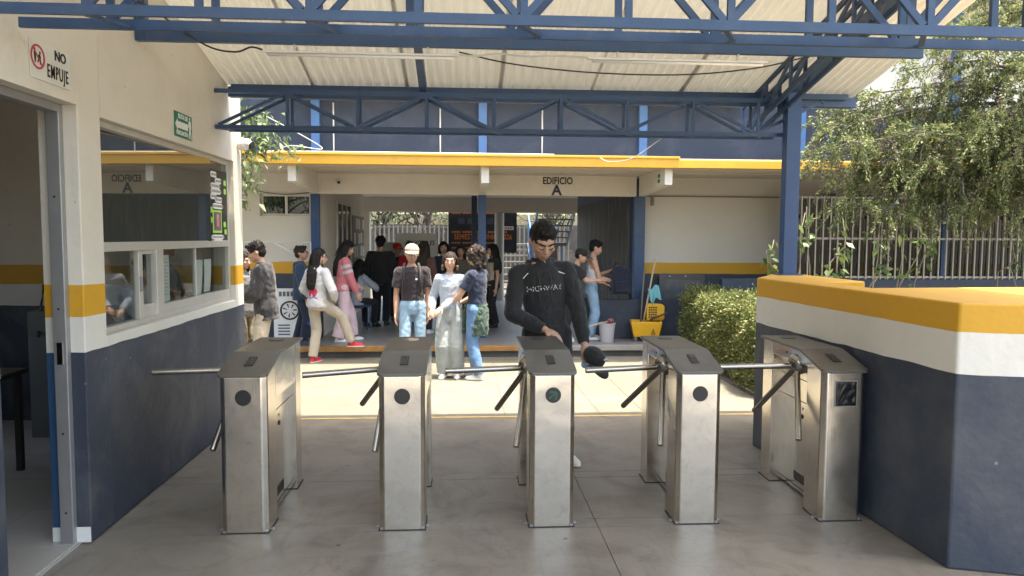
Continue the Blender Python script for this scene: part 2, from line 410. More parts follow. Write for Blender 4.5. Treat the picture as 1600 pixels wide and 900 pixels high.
class MB:
    """collects faces for ONE mesh"""
    def __init__(s):
        s.v = []
        s.f = []
    def add(s, vs, fs):
        k = len(s.v)
        s.v += [tuple(p) for p in vs]
        s.f += [tuple(i + k for i in f) for f in fs]
        return s
    def box(s, a, b):
        x0, y0, z0 = a
        x1, y1, z1 = b
        return s.add([(x0, y0, z0), (x1, y0, z0), (x1, y1, z0), (x0, y1, z0), (x0, y0, z1), (x1, y0, z1), (x1, y1, z1), (x0, y1, z1)],
                     [(3, 2, 1, 0), (4, 5, 6, 7), (0, 1, 5, 4), (1, 2, 6, 5), (2, 3, 7, 6), (3, 0, 4, 7)])
    def prism(s, poly, z0, z1, axis='z'):
        n = len(poly)
        def P(u, v, w):
            return (u, v, w) if axis == 'z' else ((u, w, v) if axis == 'y' else (w, u, v))
        vs = [P(u, v, z0) for u, v in poly] + [P(u, v, z1) for u, v in poly]
        fs = [tuple(range(n - 1, -1, -1)), tuple(range(n, 2 * n))] + [(i, (i + 1) % n, n + (i + 1) % n, n + i) for i in range(n)]
        return s.add(vs, fs)
    def tube(s, pts, r, seg=8, r1=None, caps=True):
        pts = [Vector(p) for p in pts]
        n = len(pts)
        rings = []
        for i, p in enumerate(pts):
            d = (pts[min(i + 1, n - 1)] - pts[max(i - 1, 0)])
            d = d.normalized() if d.length > 1e-9 else Vector((0, 0, 1))
            ref = Vector((0, 0, 1)) if abs(d.z) < 0.9 else Vector((1, 0, 0))
            u = d.cross(ref).normalized()
            w = d.cross(u)
            rr = r if r1 is None else r + (r1 - r) * i / max(1, n - 1)
            rings.append([p + (u * math.cos(2 * math.pi * k / seg) + w * math.sin(2 * math.pi * k / seg)) * rr for k in range(seg)])
        vs = [q for ring in rings for q in ring]
        fs = []
        for i in range(n - 1):
            for k in range(seg):
                a, b = i * seg + k, i * seg + (k + 1) % seg
                fs.append((a, a + seg, b + seg, b))
        if caps:
            fs.append(tuple(range(seg)))
            fs.append(tuple(range((n - 1) * seg + seg - 1, (n - 1) * seg - 1, -1)))
        return s.add(vs, fs)
    def bar(s, p0, p1, w, h, up=(0, 0, 1)):
        """rectangular bar between two points, w across, h along up"""
        p0, p1 = Vector(p0), Vector(p1)
        d = (p1 - p0).normalized()
        up = Vector(up)
        if abs(d.dot(up)) > 0.97:
            up = Vector((0, 1, 0))
        u = d.cross(up).normalized() * (w / 2)
        t = u.cross(d).normalized() * (h / 2)
        vs = [p0 - u - t, p0 + u - t, p0 + u + t, p0 - u + t, p1 - u - t, p1 + u - t, p1 + u + t, p1 - u + t]
        return s.add(vs, [(3, 2, 1, 0), (4, 5, 6, 7), (0, 1, 5, 4), (1, 2, 6, 5), (2, 3, 7, 6), (3, 0, 4, 7)])
    def lathe(s, prof, seg=24, c=(0, 0, 0)):
        vs, fs = [], []
        n = len(prof)
        for k in range(seg):
            a = 2 * math.pi * k / seg
            for r, z in prof:
                vs.append((c[0] + r * math.cos(a), c[1] + r * math.sin(a), c[2] + z))
        for k in range(seg):
            k2 = (k + 1) % seg
            for i in range(n - 1):
                fs.append((k * n + i, k2 * n + i, k2 * n + i + 1, k * n + i + 1))
        return s.add(vs, fs)
    def ell(s, c, r, rot=None, seg=14, rings=9):
        vs, fs = [], []
        c = Vector(c)
        for i in range(rings + 1):
            th = math.pi * i / rings
            for k in range(seg):
                a = 2 * math.pi * k / seg
                p = Vector((r[0] * math.sin(th) * math.cos(a), r[1] * math.sin(th) * math.sin(a), r[2] * math.cos(th)))
                if rot is not None:
                    p = rot @ p
                vs.append(c + p)
        for i in range(rings):
            for k in range(seg):
                a, b = i * seg + k, i * seg + (k + 1) % seg
                fs.append((a, a + seg, b + seg, b))
        return s.add(vs, fs)
    def cap(s, p0, r0, p1, r1, seg=12):
        """sphere-swept tapered limb"""
        p0, p1 = Vector(p0), Vector(p1)
        s.ell(p0, (r0,) * 3, seg=seg, rings=8)
        s.ell(p1, (r1,) * 3, seg=seg, rings=8)
        if (p1 - p0).length > 1e-5:
            s.tube([p0, p1], r0, seg, r1)
        return s
    def loft(s, rings, seg=20):
        """rings: (centre, half width, half depth, x dir, y dir); closed at both ends"""
        vs, fs = [], []
        n = len(rings)
        for c, w, d, xd, yd in rings:
            c, xd, yd = Vector(c), Vector(xd), Vector(yd)
            for k in range(seg):
                a = 2 * math.pi * k / seg
                vs.append(c + xd * (w * math.cos(a)) + yd * (d * math.sin(a)))
        for i in range(n - 1):
            for k in range(seg):
                a, b = i * seg + k, i * seg + (k + 1) % seg
                fs.append((a, b, b + seg, a + seg))
        fs.append(tuple(range(seg - 1, -1, -1)))
        fs.append(tuple(range((n - 1) * seg, n * seg)))
        return s.add(vs, fs)
    def mesh(s, name):
        me = bpy.data.meshes.new(name)
        me.from_pydata([tuple(p) for p in s.v], [], s.f)
        me.update()
        return me
    def build(s, name, mat, parent=None, smooth=False, bevel=0.0, world=False, segs=2):
        if world and parent is not None:
            off = parent.location
            s.v = [(p[0] - off[0], p[1] - off[1], p[2] - off[2]) for p in s.v]
        me = s.mesh(name)
        if smooth:
            me.shade_smooth()
        o = link(name, me, mat, parent)
        if bevel:
            md = o.modifiers.new("bevel", 'BEVEL')
            md.width = bevel
            md.segments = segs
            md.limit_method = 'ANGLE'
            md.angle_limit = R(35)
        return o
def box(name, a, b, mat, parent=None, bevel=0.0, world=False):
    return MB().box(a, b).build(name, mat, parent, bevel=bevel, world=world)
def smooth_by_angle(o, ang=40):
    me = o.data
    me.shade_smooth()
    try:
        me.set_sharp_from_angle(angle=R(ang))
    except Exception:
        pass
    return o
def fast_mesh(name, V, F):
    """V (N,3), F (M,k) numpy"""
    me = bpy.data.meshes.new(name)
    k = F.shape[1]
    me.vertices.add(len(V)); me.vertices.foreach_set("co", V.astype(np.float32).ravel())
    me.loops.add(F.size); me.loops.foreach_set("vertex_index", F.astype(np.int32).ravel())
    me.polygons.add(len(F))
    me.polygons.foreach_set("loop_start", np.arange(0, F.size, k, dtype=np.int32))
    me.update(calc_edges=True)
    me.validate()
    return me
def text(body, size, mat, parent, loc, rot, name="lettering", bold=0.0, align='CENTER', sx=1.0, space=1.0):
    cu = bpy.data.curves.new(name, 'FONT')
    cu.body = body
    cu.size = size
    cu.align_x = align
    cu.align_y = 'CENTER'
    cu.extrude = 0.0012
    cu.offset = bold
    cu.space_character = space
    cu.materials.append(mat)
    cu.resolution_u = 3
    tmp = bpy.data.objects.new(name, cu)
    col.objects.link(tmp)
    me = bpy.data.meshes.new_from_object(tmp.evaluated_get(bpy.context.evaluated_depsgraph_get()))
    bpy.data.objects.remove(tmp)
    o = link(name, me, mat, parent)
    o.location = loc
    o.rotation_euler = rot
    o.scale = (sx, 1, 1)
    return o
FRONT = (R(90), 0, 0)          # lettering on a face that looks towards -Y
SIDE = (R(90), 0, R(90))       # lettering on a face that looks towards +X
PANE_YAW = math.radians(-3.2)
# ------------------------------------------------------------------ ground, slabs, painted line
g = struct(box("ground", (-90, -40, -0.30), (90, 140, -0.014), M_ground))
bed = struct(box("slab_bed", (-2.04, -6, -0.013), (6.0, 10.38, -0.009), M_joint))
def slabs(xs, ys, mat, nm="slab"):
    for i in range(len(xs) - 1):
        for j in range(len(ys) - 1):
            e = 0.002
            dz = random.uniform(-0.0012, 0.0)
            o = box(nm, (xs[i] + e, ys[j] + e, -0.008), (xs[i + 1] - e, ys[j + 1] - e, dz), mat, bed, world=True)
slabs([-2.04, 0.80, 6.0], [-6, -3.5, -1.2, 0.6, 2.3, 4.20, 4.33, 5.10, 5.23, 6.88], M_conc)
slabs([-6.0, -2.04, 0.41, 1.77, 6.0], [6.88, 8.35, 9.88, 10.38], M_plaza)
ln = struct(box("painted_line", (-1.9, 6.86, 0.0005), (4.3, 6.905, 0.0035), pmat("faded_line_yellow", (0.50, 0.36, 0.12), 0.8, var=0.3, vscale=8, dirt=(0.35, 0.32, 0.26), dirt_amt=0.9, dirt_scale=6)))
struct(box("street", (-60, -38, -0.0135), (60, -6.0, -0.004), pmat("asphalt", (0.055, 0.053, 0.05), 0.9, var=0.2, vscale=3, bump=0.3)))  # unseen street behind the camera, dark asphalt added for contrast in steel reflections

# ------------------------------------------------------------------ guard booth on the left
WX = -2.05
booth = thing("guard_booth", "cream and navy guard booth with large reflecting window and open doorway", "booth", (WX, 4.15, 0))
def bw(name, a, b, mat=M_booth, bevel=0.0):
    return box(name, a, b, mat, booth, bevel=bevel, world=True)
bw("wall", (WX - 0.20, -2.0, 0), (WX, 3.40, 4.9))
bw("lintel", (WX - 0.20, 3.40, 2.39), (WX, 4.15, 4.9))
bw("pillar", (WX - 0.20, 4.15, 0), (WX, 4.40, 4.9), bevel=0.006)
bw("wall", (WX - 0.20, 4.40, 0), (WX, 6.86, 1.115), bevel=0.004)
bw("wall", (WX - 0.20, 4.40, 2.365), (WX, 6.86, 4.9))
bw("pillar", (WX - 0.20, 6.86, 0), (WX, 7.10, 4.9), bevel=0.006)
bw("wall", (-5.0, 6.95, 0), (WX - 0.20, 7.095, 4.9))
bw("wall", (-5.15, -2.0, 0), (-5.0, 7.095, 0.9))
bw("wall", (-5.15, -2.0, 2.5), (-5.0, 7.095, 4.9))
bw("wall", (-5.15, -2.0, 0.9), (-5.0, 4.6, 2.5))  # gap left in the unseen rear wall, added to let daylight into the room
bw("wall", (-5.15, 5.5, 0.9), (-5.0, 7.095, 2.5))
bw("wall", (-5.0, 1.6, 0), (WX - 0.20, 1.72, 4.9))
bw("ceiling", (-5.0, 1.72, 2.95), (WX - 0.20, 6.95, 3.05), M_cream)
bw("floor_tile_bed", (-5.0, 1.72, -0.02), (WX - 0.06, 6.95, -0.004), M_tile)
for i in range(5):
    for j in range(9):
        x0, y0 = -4.97 + 0.58 * i, 1.75 + 0.58 * j
        bw("floor_tile", (x0 + 0.002, y0 + 0.002, -0.003), (min(x0 + 0.578, WX - 0.07), min(y0 + 0.578, 6.94), 0.006), M_tile)
# blue painted door return, white skirting and aluminium door jamb
rt = MB().box((WX - 0.202, 4.144, 0), (WX - 0.145, 4.149, 2.39)).build("door_return", M_return, booth, world=True)
bw("skirting", (WX - 0.203, 4.138, 0.0), (WX - 0.001, 4.1435, 0.085), M_whitepaint)
dj = bw("door_jamb", (WX - 0.145, 4.105, 0.0), (WX - 0.075, 4.148, 2.388), M_alud, bevel=0.004)
MB().box((WX - 0.124, 4.099, 1.0), (WX - 0.096, 4.104, 1.12)).build("strike_plate", M_polish, dj).location = -Vector(booth.location)
for zz in (0.18, 0.62, 1.30, 1.9):
    MB().lathe([(0, 0), (0.006, 0), (0.006, 0.003), (0, 0.003)], 10).build("screw", M_dark, dj).matrix_local = (
        Matrix.Translation(Vector((WX - 0.11, 4.104, zz)) - Vector(booth.location)) @ Matrix.Rotation(R(90), 4, 'X'))
bw("door_head_jamb", (WX - 0.145, 3.40, 2.345), (WX - 0.075, 4.105, 2.388), M_alud)
bw("near_return", (WX - 0.205, 3.401, 0), (WX - 0.01, 3.406, 2.39), M_return)
# window
def wbar(nm, y0, y1, z0, z1, x0=-2.155, x1=-2.095, mat=M_alu):
    return bw(nm, (x0, y0, z0), (x1, y1, z1), mat, bevel=0.003)
win = wbar("window_frame", 4.401, 4.445, 1.117, 2.363)
wbar("window_frame", 6.815, 6.859, 1.117, 2.363)
wbar("window_frame", 4.445, 6.815, 2.325, 2.363)
wbar("window_frame", 4.445, 6.815, 1.117, 1.150)
wbar("window_transom", 4.445, 6.815, 1.600, 1.655, -2.16, -2.085)
wbar("window_mullion", 6.32, 6.333, 1.655, 2.325, -2.14, -2.115)
wbar("sash_stile", 4.965, 5.005, 1.150, 1.600, -2.135, -2.10)
wbar("sash_stile", 5.01, 5.055, 1.150, 1.600, -2.15, -2.112)
wbar("sash_rail", 5.055, 5.225, 1.150, 1.235, -2.15, -2.112)
wbar("sash_rail", 5.055, 5.225, 1.572, 1.600, -2.15, -2.112)
wbar("window_mullion", 5.225, 5.345, 1.150, 1.600, -2.16, -2.090)
wbar("sash_rail", 5.345, 6.815, 1.150, 1.215, -2.15, -2.10)
wbar("window_mullion", 6.03, 6.05, 1.215, 1.600, -2.14, -2.112)
bw("latch", (-2.10, 4.97, 1.33), (-2.088, 4.995, 1.43), M_alud, bevel=0.002)
M_gup = glass_mat("film_glass", (0.060, 0.064, 0.060), 0.28, 0.10)
M_gcl = glass_mat("clear_glass", (0.10, 0.11, 0.11), 0.07, 0.97)
def pane(y0, y1, z0, z1, x, m, yaw=0.0):
    o = MB().box((-0.003, -(y1 - y0) / 2, -(z1 - z0) / 2), (0.003, (y1 - y0) / 2, (z1 - z0) / 2)).build("pane", m, booth)
    o.location = Vector((x, (y0 + y1) / 2, (z0 + z1) / 2)) - Vector(booth.location)
    o.rotation_euler = (0, 0, yaw)
    return o
pane(4.44, 6.325, 1.65, 2.33, -2.138, M_gup, PANE_YAW)
pane(6.33, 6.82, 1.65, 2.33, -2.125, M_gup, PANE_YAW)
pane(4.44, 4.97, 1.14, 1.605, -2.128, M_gcl)
pane(5.05, 5.23, 1.23, 1.575, -2.130, M_gcl)
pane(5.34, 6.04, 1.21, 1.605, -2.126, M_gcl)
pane(6.04, 6.82, 1.21, 1.605, -2.126, M_gcl)

# hand-made poster on the upper pane
po = thing("poster", "black poster with white cut-out lettering strips, green notes and a picture on booth window", "poster", (-2.105, 6.33, 1.66))
def side_card(nm, par, y0, y1, z0, z1, mat, x=0.0, bump=0):
    """thin card on a plane facing +X, scalloped when bump"""
    n = 28
    if bump:
        pts = []
        cy, cz, hy, hz = (y0 + y1) / 2, (z0 + z1) / 2, (y1 - y0) / 2, (z1 - z0) / 2
        for k in range(n):
            a = 2 * math.pi * k / n
            s = (abs(math.cos(a)) ** 0.5 * math.copysign(1, math.cos(a)), abs(math.sin(a)) ** 0.5 * math.copysign(1, math.sin(a)))
            q = 1 - bump * (k % 2)
            pts.append((cy + hy * s[0] * q, cz + hz * s[1] * q))
    else:
        pts = [(y0, z0), (y1, z0), (y1, z1), (y0, z1)]
    return MB().prism(pts, x, x + 0.0018, 'x').build(nm, mat, par)
side_card("card", po, 0.02, 0.485, -0.02, 0.60, M_black)
for k, (a, b, zc) in enumerate([(0.06, 0.22, 0.555), (0.17, 0.34, 0.505), (0.06, 0.30, 0.46), (0.06, 0.33, 0.415), (0.05, 0.22, 0.37), (0.16, 0.36, 0.345), (0.10, 0.37, 0.29)]):
    c = side_card("lettering_strip", po, a, b, zc - 0.026, zc + 0.026, M_paper, 0.002, 0.12)
    for q in range(int((b - a) / 0.03)):
        yy = a + 0.02 + q * 0.03
        side_card("glyph", c, yy, yy + 0.017, zc - 0.010, zc + 0.011, pmat("strip_ink", (0.25, 0.22, 0.16), 0.7), 0.0042)
c = side_card("picture_card", po, 0.10, 0.33, 0.06, 0.255, M_lime, 0.002)
side_card("picture", c, 0.125, 0.305, 0.08, 0.238, pmat("picture_brown", (0.16, 0.11, 0.10), 0.6, var=0.6, vscale=18), 0.0042)
side_card("picture", c, 0.18, 0.26, 0.11, 0.225, pmat("picture_pink", (0.45, 0.22, 0.24), 0.6, var=0.4, vscale=22), 0.0064, 0.1)
for (a, zc) in [(0.40, 0.50), (0.40, 0.425), (0.04, 0.255), (0.03, 0.17), (0.38, 0.135), (0.40, 0.07)]:
    side_card("note", po, a, a + 0.065, zc - 0.024, zc + 0.024, M_lime, 0.002, 0.03)
for (a, b, zc) in [(0.05, 0.38, 0.025), (0.10, 0.36, -0.015)]:
    c = side_card("lettering_strip", po, a, b, zc - 0.022, zc + 0.022, M_paper, 0.003, 0.12)
    for q in range(int((b - a) / 0.032)):
        side_card("glyph", c, a + 0.03 + q * 0.032, a + 0.047 + q * 0.032, zc - 0.009, zc + 0.009, MATS["strip_ink"], 0.0052)
# papers taped inside the lower panes
def paper(label, y0, y1, z0, z1, lines, curl=0.02):
    vs, fs = [], []
    n = 9
    for i in range(n + 1):
        t = i / n
        for yy in (y0, (y0 + y1) / 2, y1):
            vs.append((-2.138 - curl * (1 - t) ** 2 * (1 if yy != y0 else 0.5), yy + (0.012 * (1 - t)), z0 + (z1 - z0) * t))
    for i in range(n):
        for k in range(2):
            a = i * 3 + k
            fs.append((a, a + 1, a + 4, a + 3))
    o = link("paper_sheet", MB().add(vs, fs).mesh("paper_sheet"), M_paper)
    md = o.modifiers.new("thick", 'SOLIDIFY'); md.thickness = 0.0008
    tag(o, label, "paper")
    for k in range(lines):
        zc = z1 - (z1 - z0) * (0.08 + 0.84 * k / lines)
        MB().box((-2.1372, y0 + 0.02, zc - 0.002), (-2.1368, y1 - (0.02 if k % 3 else 0.05), zc + 0.002)).build("text_line", pmat("text_grey", (0.3, 0.29, 0.28), 0.8), o)
    return o
paper("long printed notice with thin text lines taped inside lower booth window", 5.40, 5.56, 1.22, 1.555, 11, 0.004)
paper("blank white sheet hanging in booth window, nearer one of the pair", 6.08, 6.26, 1.215, 1.50, 0)
paper("blank white sheet hanging in booth window, the one beside its far frame", 6.30, 6.47, 1.225, 1.50, 0)

# signs on the booth wall
sg = thing("warning_sign", "white NO EMPUJE sign with red no-pushing symbol above the booth door", "sign", (WX, 3.90, 2.45))
MB().box((0.002, -0.18, 0), (0.006, 0.18, 0.185)).build("plate", pmat("sign_white", (0.60, 0.60, 0.54), 0.5, var=0.04), sg)
text("NO", 0.068, M_ink, sg, (0.0075, 0.085, 0.145), SIDE, bold=0.0016)
text("EMPUJE", 0.092, M_ink, sg, (0.0075, 0.058, 0.056), SIDE, bold=0.0010, sx=0.56, space=1.22)
ring = MB()
for k in range(32):
    a0, a1 = 2 * math.pi * k / 32, 2 * math.pi * (k + 1) / 32
    q = [(r * math.cos(a), r * math.sin(a)) for r, a in ((0.050, a0), (0.060, a0), (0.060, a1), (0.050, a1))]
    ring.prism([(y - 0.118, z * 0.98 + 0.105) for y, z in q], 0.0065, 0.0085, 'x')
ring.prism([(-0.118 - 0.040, 0.105 + 0.034), (-0.118 - 0.034, 0.105 + 0.040), (-0.118 + 0.040, 0.105 - 0.034), (-0.118 + 0.034, 0.105 - 0.040)], 0.0065, 0.008, 'x')
ring.build("prohibition_ring", M_red, sg)
fig = MB()
for (y, z) in ((-0.142, 0.137), (-0.098, 0.128)):
    fig.prism([(y + 0.007 * math.cos(2 * math.pi * k / 12), z + 0.007 * math.sin(2 * math.pi * k / 12)) for k in range(12)], 0.0063, 0.0071, 'x')
for q in ([(-0.150, 0.128), (-0.134, 0.128), (-0.132, 0.100), (-0.136, 0.075), (-0.144, 0.075), (-0.148, 0.100)],
          [(-0.136, 0.124), (-0.115, 0.112), (-0.115, 0.106), (-0.137, 0.114)],
          [(-0.112, 0.119), (-0.096, 0.121), (-0.090, 0.104), (-0.104, 0.096), (-0.116, 0.076), (-0.122, 0.080), (-0.112, 0.102)],
          [(-0.104, 0.098), (-0.094, 0.102), (-0.088, 0.085), (-0.098, 0.070), (-0.103, 0.074), (-0.096, 0.086)]):
    fig.prism(q, 0.0063, 0.0071, 'x')
fig.build("pictogram", M_ink, sg)
ev = thing("evacuation_sign", "green RUTA DE EVACUACIÓN sign with white arrow on the cream booth wall", "sign", (WX, 5.66, 2.41))
MB().box((0.002, -0.17, 0), (0.005, 0.17, 0.178)).build("plate", M_green, ev)
text("RUTA DE", 0.046, M_whitepaint, ev, (0.0062, -0.01, 0.148), SIDE, bold=0.001)
text("EVACUACIÓN", 0.042, M_whitepaint, ev, (0.0062, -0.03, 0.030), SIDE, bold=0.001, sx=0.82)
MB().prism([(-0.16, 0.088), (-0.115, 0.130), (-0.115, 0.112), (0.085, 0.112), (0.085, 0.064), (-0.115, 0.064), (-0.115, 0.046)], 0.005, 0.0062, 'x').build("arrow", M_whitepaint, ev)
pf = MB()
pf.prism([(0.125 + 0.012 * math.cos(2 * math.pi * k / 12), 0.158 + 0.012 * math.sin(2 * math.pi * k / 12)) for k in range(12)], 0.005, 0.0062, 'x')
pf.prism([(0.108, 0.142), (0.142, 0.142), (0.150, 0.085), (0.143, 0.084), (0.138, 0.115), (0.138, 0.080), (0.155, 0.008), (0.144, 0.006), (0.126, 0.062), (0.108, 0.006), (0.098, 0.010), (0.114, 0.080), (0.112, 0.112), (0.096, 0.090), (0.090, 0.094)], 0.005, 0.0062, 'x')
pf.build("walking_figure", M_whitepaint, ev)
def dome_camera(loc, rz, label, s=1.0):
    t = thing("security_camera", label, "camera", loc, rz)
    o = MB().lathe([(0, 0), (0.055 * s, 0), (0.055 * s, 0.02 * s), (0.05 * s, 0.035 * s), (0, 0.035 * s)], 24).build("base", M_whitepaint, t, smooth=False)
    o.rotation_euler = (R(90), 0, 0)
    MB().ell((0, -0.055 * s, 0), (0.05 * s, 0.05 * s, 0.05 * s), seg=20, rings=12).build("housing", M_whitepaint, t, smooth=True)
    l = MB().lathe([(0, 0.0), (0.032 * s, 0.0), (0.036 * s, -0.02 * s), (0.036 * s, -0.04 * s)], 20).build("lens", M_black, t)
    l.rotation_euler = (R(90), 0, 0)
    l.location = (0.01, -0.112 * s, -0.012)
    return t
dome_camera((-2.03, 7.02, 2.535), R(75), "white dome camera on the end of the booth wall", 1.05)

# booth furniture seen through the doorway
cb = thing("cabinet", "dark grey metal cabinet inside the booth doorway", "cabinet", (-3.28, 6.62, 0.006))
MB().box((-0.3, -0.3, 0), (0.42, 0.3, 1.06)).build("body", pmat("cabinet_grey", (0.10, 0.105, 0.10), 0.5, var=0.1), cb, bevel=0.008)
MB().box((-0.28, -0.312, 0.06), (0.05, -0.302, 0.86)).build("door", MATS["cabinet_grey"], cb, bevel=0.004)
MB().box((0.07, -0.312, 0.06), (0.40, -0.302, 0.86)).build("door", MATS["cabinet_grey"], cb, bevel=0.004)
MB().box((-0.28, -0.312, 0.88), (0.40, -0.302, 1.03)).build("drawer", MATS["cabinet_grey"], cb, bevel=0.004)
bgm = MB()
bgm.ell((0, 0, 0.17), (0.19, 0.13, 0.19)).ell((0.05, 0, 0.32), (0.10, 0.08, 0.07)).ell((-0.08, -0.05, 0.10), (0.14, 0.12, 0.12))
bag = bgm.build("bag_body", pmat("bag_leather", (0.055, 0.030, 0.026), 0.5, var=0.4, vscale=14, bump=0.8, bscale=18), None, smooth=True)
bgo = thing("backpack", "dark maroon drawstring bag slumped on the booth cabinet", "bag", (-3.25, 6.55, 1.07))
bag.parent = bgo
md = bag.modifiers.new("r", 'REMESH'); md.mode = 'VOXEL'; md.voxel_size = 0.016; md.use_smooth_shade = True
MB().tube([(-0.12, -0.10, 0.33), (-0.24, -0.13, 0.20), (-0.27, -0.13, 0.02), (-0.26, -0.20, -0.16), (-0.20, -0.31, -0.20)], 0.014).build("strap", MATS["bag_leather"], bgo, smooth=True)
tb = thing("desk", "dark desk edge standing inside the booth doorway", "desk", (-3.42, 5.15, 0.006))
MB().box((-0.55, -0.35, 0.70), (0.30, 0.35, 0.735)).build("top", pmat("desk_dark", (0.03, 0.028, 0.026), 0.5), tb, bevel=0.004)
for sx in (-0.5, 0.25):
    for sy in (-0.3, 0.3):
        MB().box((sx - 0.02, sy - 0.02, 0), (sx + 0.02, sy + 0.02, 0.70)).build("leg", MATS["desk_dark"], tb)
MB().box((-0.48, -0.31, 0.22), (0.23, -0.29, 0.25)).build("stretcher", MATS["desk_dark"], tb)

# ------------------------------------------------------------------ canopy over the entrance
RZ = lambda y: 2.99 + 0.23 * (6.7 - y)          # underside of the sheets
can = thing("entrance_canopy", "navy steel truss canopy with white corrugated sheet roof over the turnstiles", "canopy", (2.845, 6.30, 1.38))
def cb_(name, p0, p1, w, h, mat=M_navy, par=None, up=(0, 0, 1)):
    m = MB().bar(p0, p1, w, h, up)
    par = par or can
    off = Vector(can.location)
    m.v = [tuple(Vector(p) - off) for p in m.v]
    o = m.build(name, mat, par)
    return o
# sheets: each about 0.8 m wide, eleven corrugations
NS = 7
SX0, SX1 = -2.10, 3.62
wsh = (SX1 - SX0) / NS
for s in range(NS):
    xs = np.linspace(SX0 + s * wsh - (0.03 if s else 0), SX0 + (s + 1) * wsh, 97)
    lift = 0.004 * (s % 2)
    vs, fs = [], []
    for yy in (6.74, 5.2, 3.6, 1.9, 0.2):
        for xx in xs:
            vs.append((xx - can.location[0], yy - can.location[1], RZ(yy) + 0.017 + lift + 0.017 * math.cos(2 * math.pi * xx / 0.0785) - can.location[2]))
    n = len(xs)
    for j in range(4):
        for i in range(n - 1):
            a = j * n + i
            fs.append((a, a + 1, a + n + 1, a + n))
    o = MB().add(vs, fs).build("roof_sheet", M_roof, can, smooth=True)
    md = o.modifiers.new("thick", 'SOLIDIFY'); md.thickness = 0.002; md.offset = 1
def truss(nm, ys, zlo, zhi, x0, x1, nodes_lo, nodes_hi, s=0.045, mat=M_navy, dw=0.5):
    root = None
    for k, yy in enumerate(ys):
        a = cb_("chord" if root else nm, (x0 + 0.06 * k, yy, zlo), (x1, yy, zlo), s * dw, s, mat, root)
        root = root or a
        cb_("chord", (x0 + 0.06 * k, yy, zhi), (x1, yy, zhi), s * dw, s, mat, root)
        e = s * 0.5
        for x in nodes_lo + nodes_hi:
            if x0 + 0.05 < x < x1 - 0.02:
                cb_("upright", (x + 0.012, yy, zlo + e), (x + 0.012, yy, zhi - e), s * 0.72, s * 0.5, mat, root)
        allb = sorted([(x, zlo + e) for x in nodes_lo] + [(x, zhi - e) for x in nodes_hi])
        for (xa, za), (xb, zb) in zip(allb[:-1], allb[1:]):
            if za == zb:
                continue
            d = 0.02 * (1 if xb > xa else -1)
            cb_("diagonal", (xa + d, yy, za), (xb - d, yy, zb), s * 0.45, s * 0.72, mat, root)
    for x in nodes_lo:
        cb_("lacing", (x, ys[0] + s / 2, zlo - s * 0.3), (x + 0.10, ys[1] - s / 2, zlo - s * 0.3), s * 0.55, s * 0.3, mat, root)
    for x in nodes_hi:
        cb_("lacing", (x, ys[0] + s / 2, zhi + s * 0.3), (x + 0.10, ys[1] - s / 2, zhi + s * 0.3), s * 0.55, s * 0.3, mat, root)
    return root
truss("far_truss", (6.37, 6.55), 2.600, 2.895, -2.045, 2.79, [-2.04 + 1.15 * k for k in range(5)], [-1.465 + 1.15 * k for k in range(5)], 0.034)
truss("near_truss", (3.32, 3.54), 2.650, 3.16, -2.045, 4.6, [-1.60 + 0.93 * k for k in range(7)], [-1.135 + 0.93 * k for k in range(7)], 0.045)
# deep beam in the middle, hung from the roof
bm3 = cb_("middle_beam", (-2.045, 4.90, 2.948), (3.10, 4.90, 2.948), 0.04, 0.062)
for x in (-2.01, -0.33, 3.0):
    cb_("hanger", (x, 4.90, 2.988), (x, 4.90, RZ(4.90) - 0.075), 0.06, 0.06, par=bm3)
# purlins under the sheets
for yy in (6.62, 5.68, 4.90, 3.9, 2.7, 1.5, 0.35):
    cb_("purlin", (-1.98, yy, RZ(yy) - 0.036), (3.50, yy, RZ(yy) - 0.026), 0.04, 0.048)
# rafters along the slope
for x in (-0.33, 2.845):
    cb_("rafter", (x, 6.52, RZ(6.52) - 0.11), (x, 0.3, RZ(0.3) - 0.11), 0.06, 0.075)
# sloping lattice over the post, running out past the eave
zl = lambda y: 2.67 + 0.225 * (6.97 - y)
lat = cb_("sloping_chord", (2.66, 6.97, zl(6.97)), (2.66, 2.4, zl(2.4)), 0.022, 0.042)
cb_("chord", (2.78, 6.97, zl(6.97)), (2.78, 2.4, zl(2.4)), 0.022, 0.042, par=lat)
for xx in (2.66, 2.78):
    cb_("upright", (xx, 6.96, zl(6.96) + 0.022), (xx, 6.96, zl(6.96) + 0.24), 0.02, 0.035, par=lat)
    cb_("chord", (xx, 6.97, zl(6.97) + 0.262), (xx, 2.4, zl(2.4) + 0.262), 0.022, 0.038, par=lat)
    for k in range(9):
        ya, yb = 6.9 - 0.48 * k, 6.9 - 0.48 * (k + 1)
        cb_("diagonal", (xx, ya, zl(ya) + 0.024), (xx, yb + 0.02, zl(yb) + 0.24), 0.02, 0.028, par=lat)
        cb_("upright", (xx, yb, zl(yb) + 0.022), (xx, yb, zl(yb) + 0.242), 0.02, 0.032, par=lat)
# post on the low wall with its base plate
pst = cb_("post", (2.845, 6.30, 1.392), (2.845, 6.30, 2.955), 0.12, 0.10, M_bluecol)
cb_("base_plate", (2.845, 6.30, 1.381), (2.845, 6.30, 1.391), 0.2, 0.2, M_bluecol, pst)
# gutter along the eave
gp = [(6.645, 2.985), (6.645, 2.90), (6.74, 2.90), (6.76, 2.985), (6.755, 2.985), (6.736, 2.905), (6.65, 2.905), (6.65, 2.985)]
gm = MB().prism([(y - can.location[1], z - can.location[2]) for y, z in gp], -2.02 - can.location[0], 3.60 - can.location[0], 'x')
gm.build("gutter", M_navy, can)

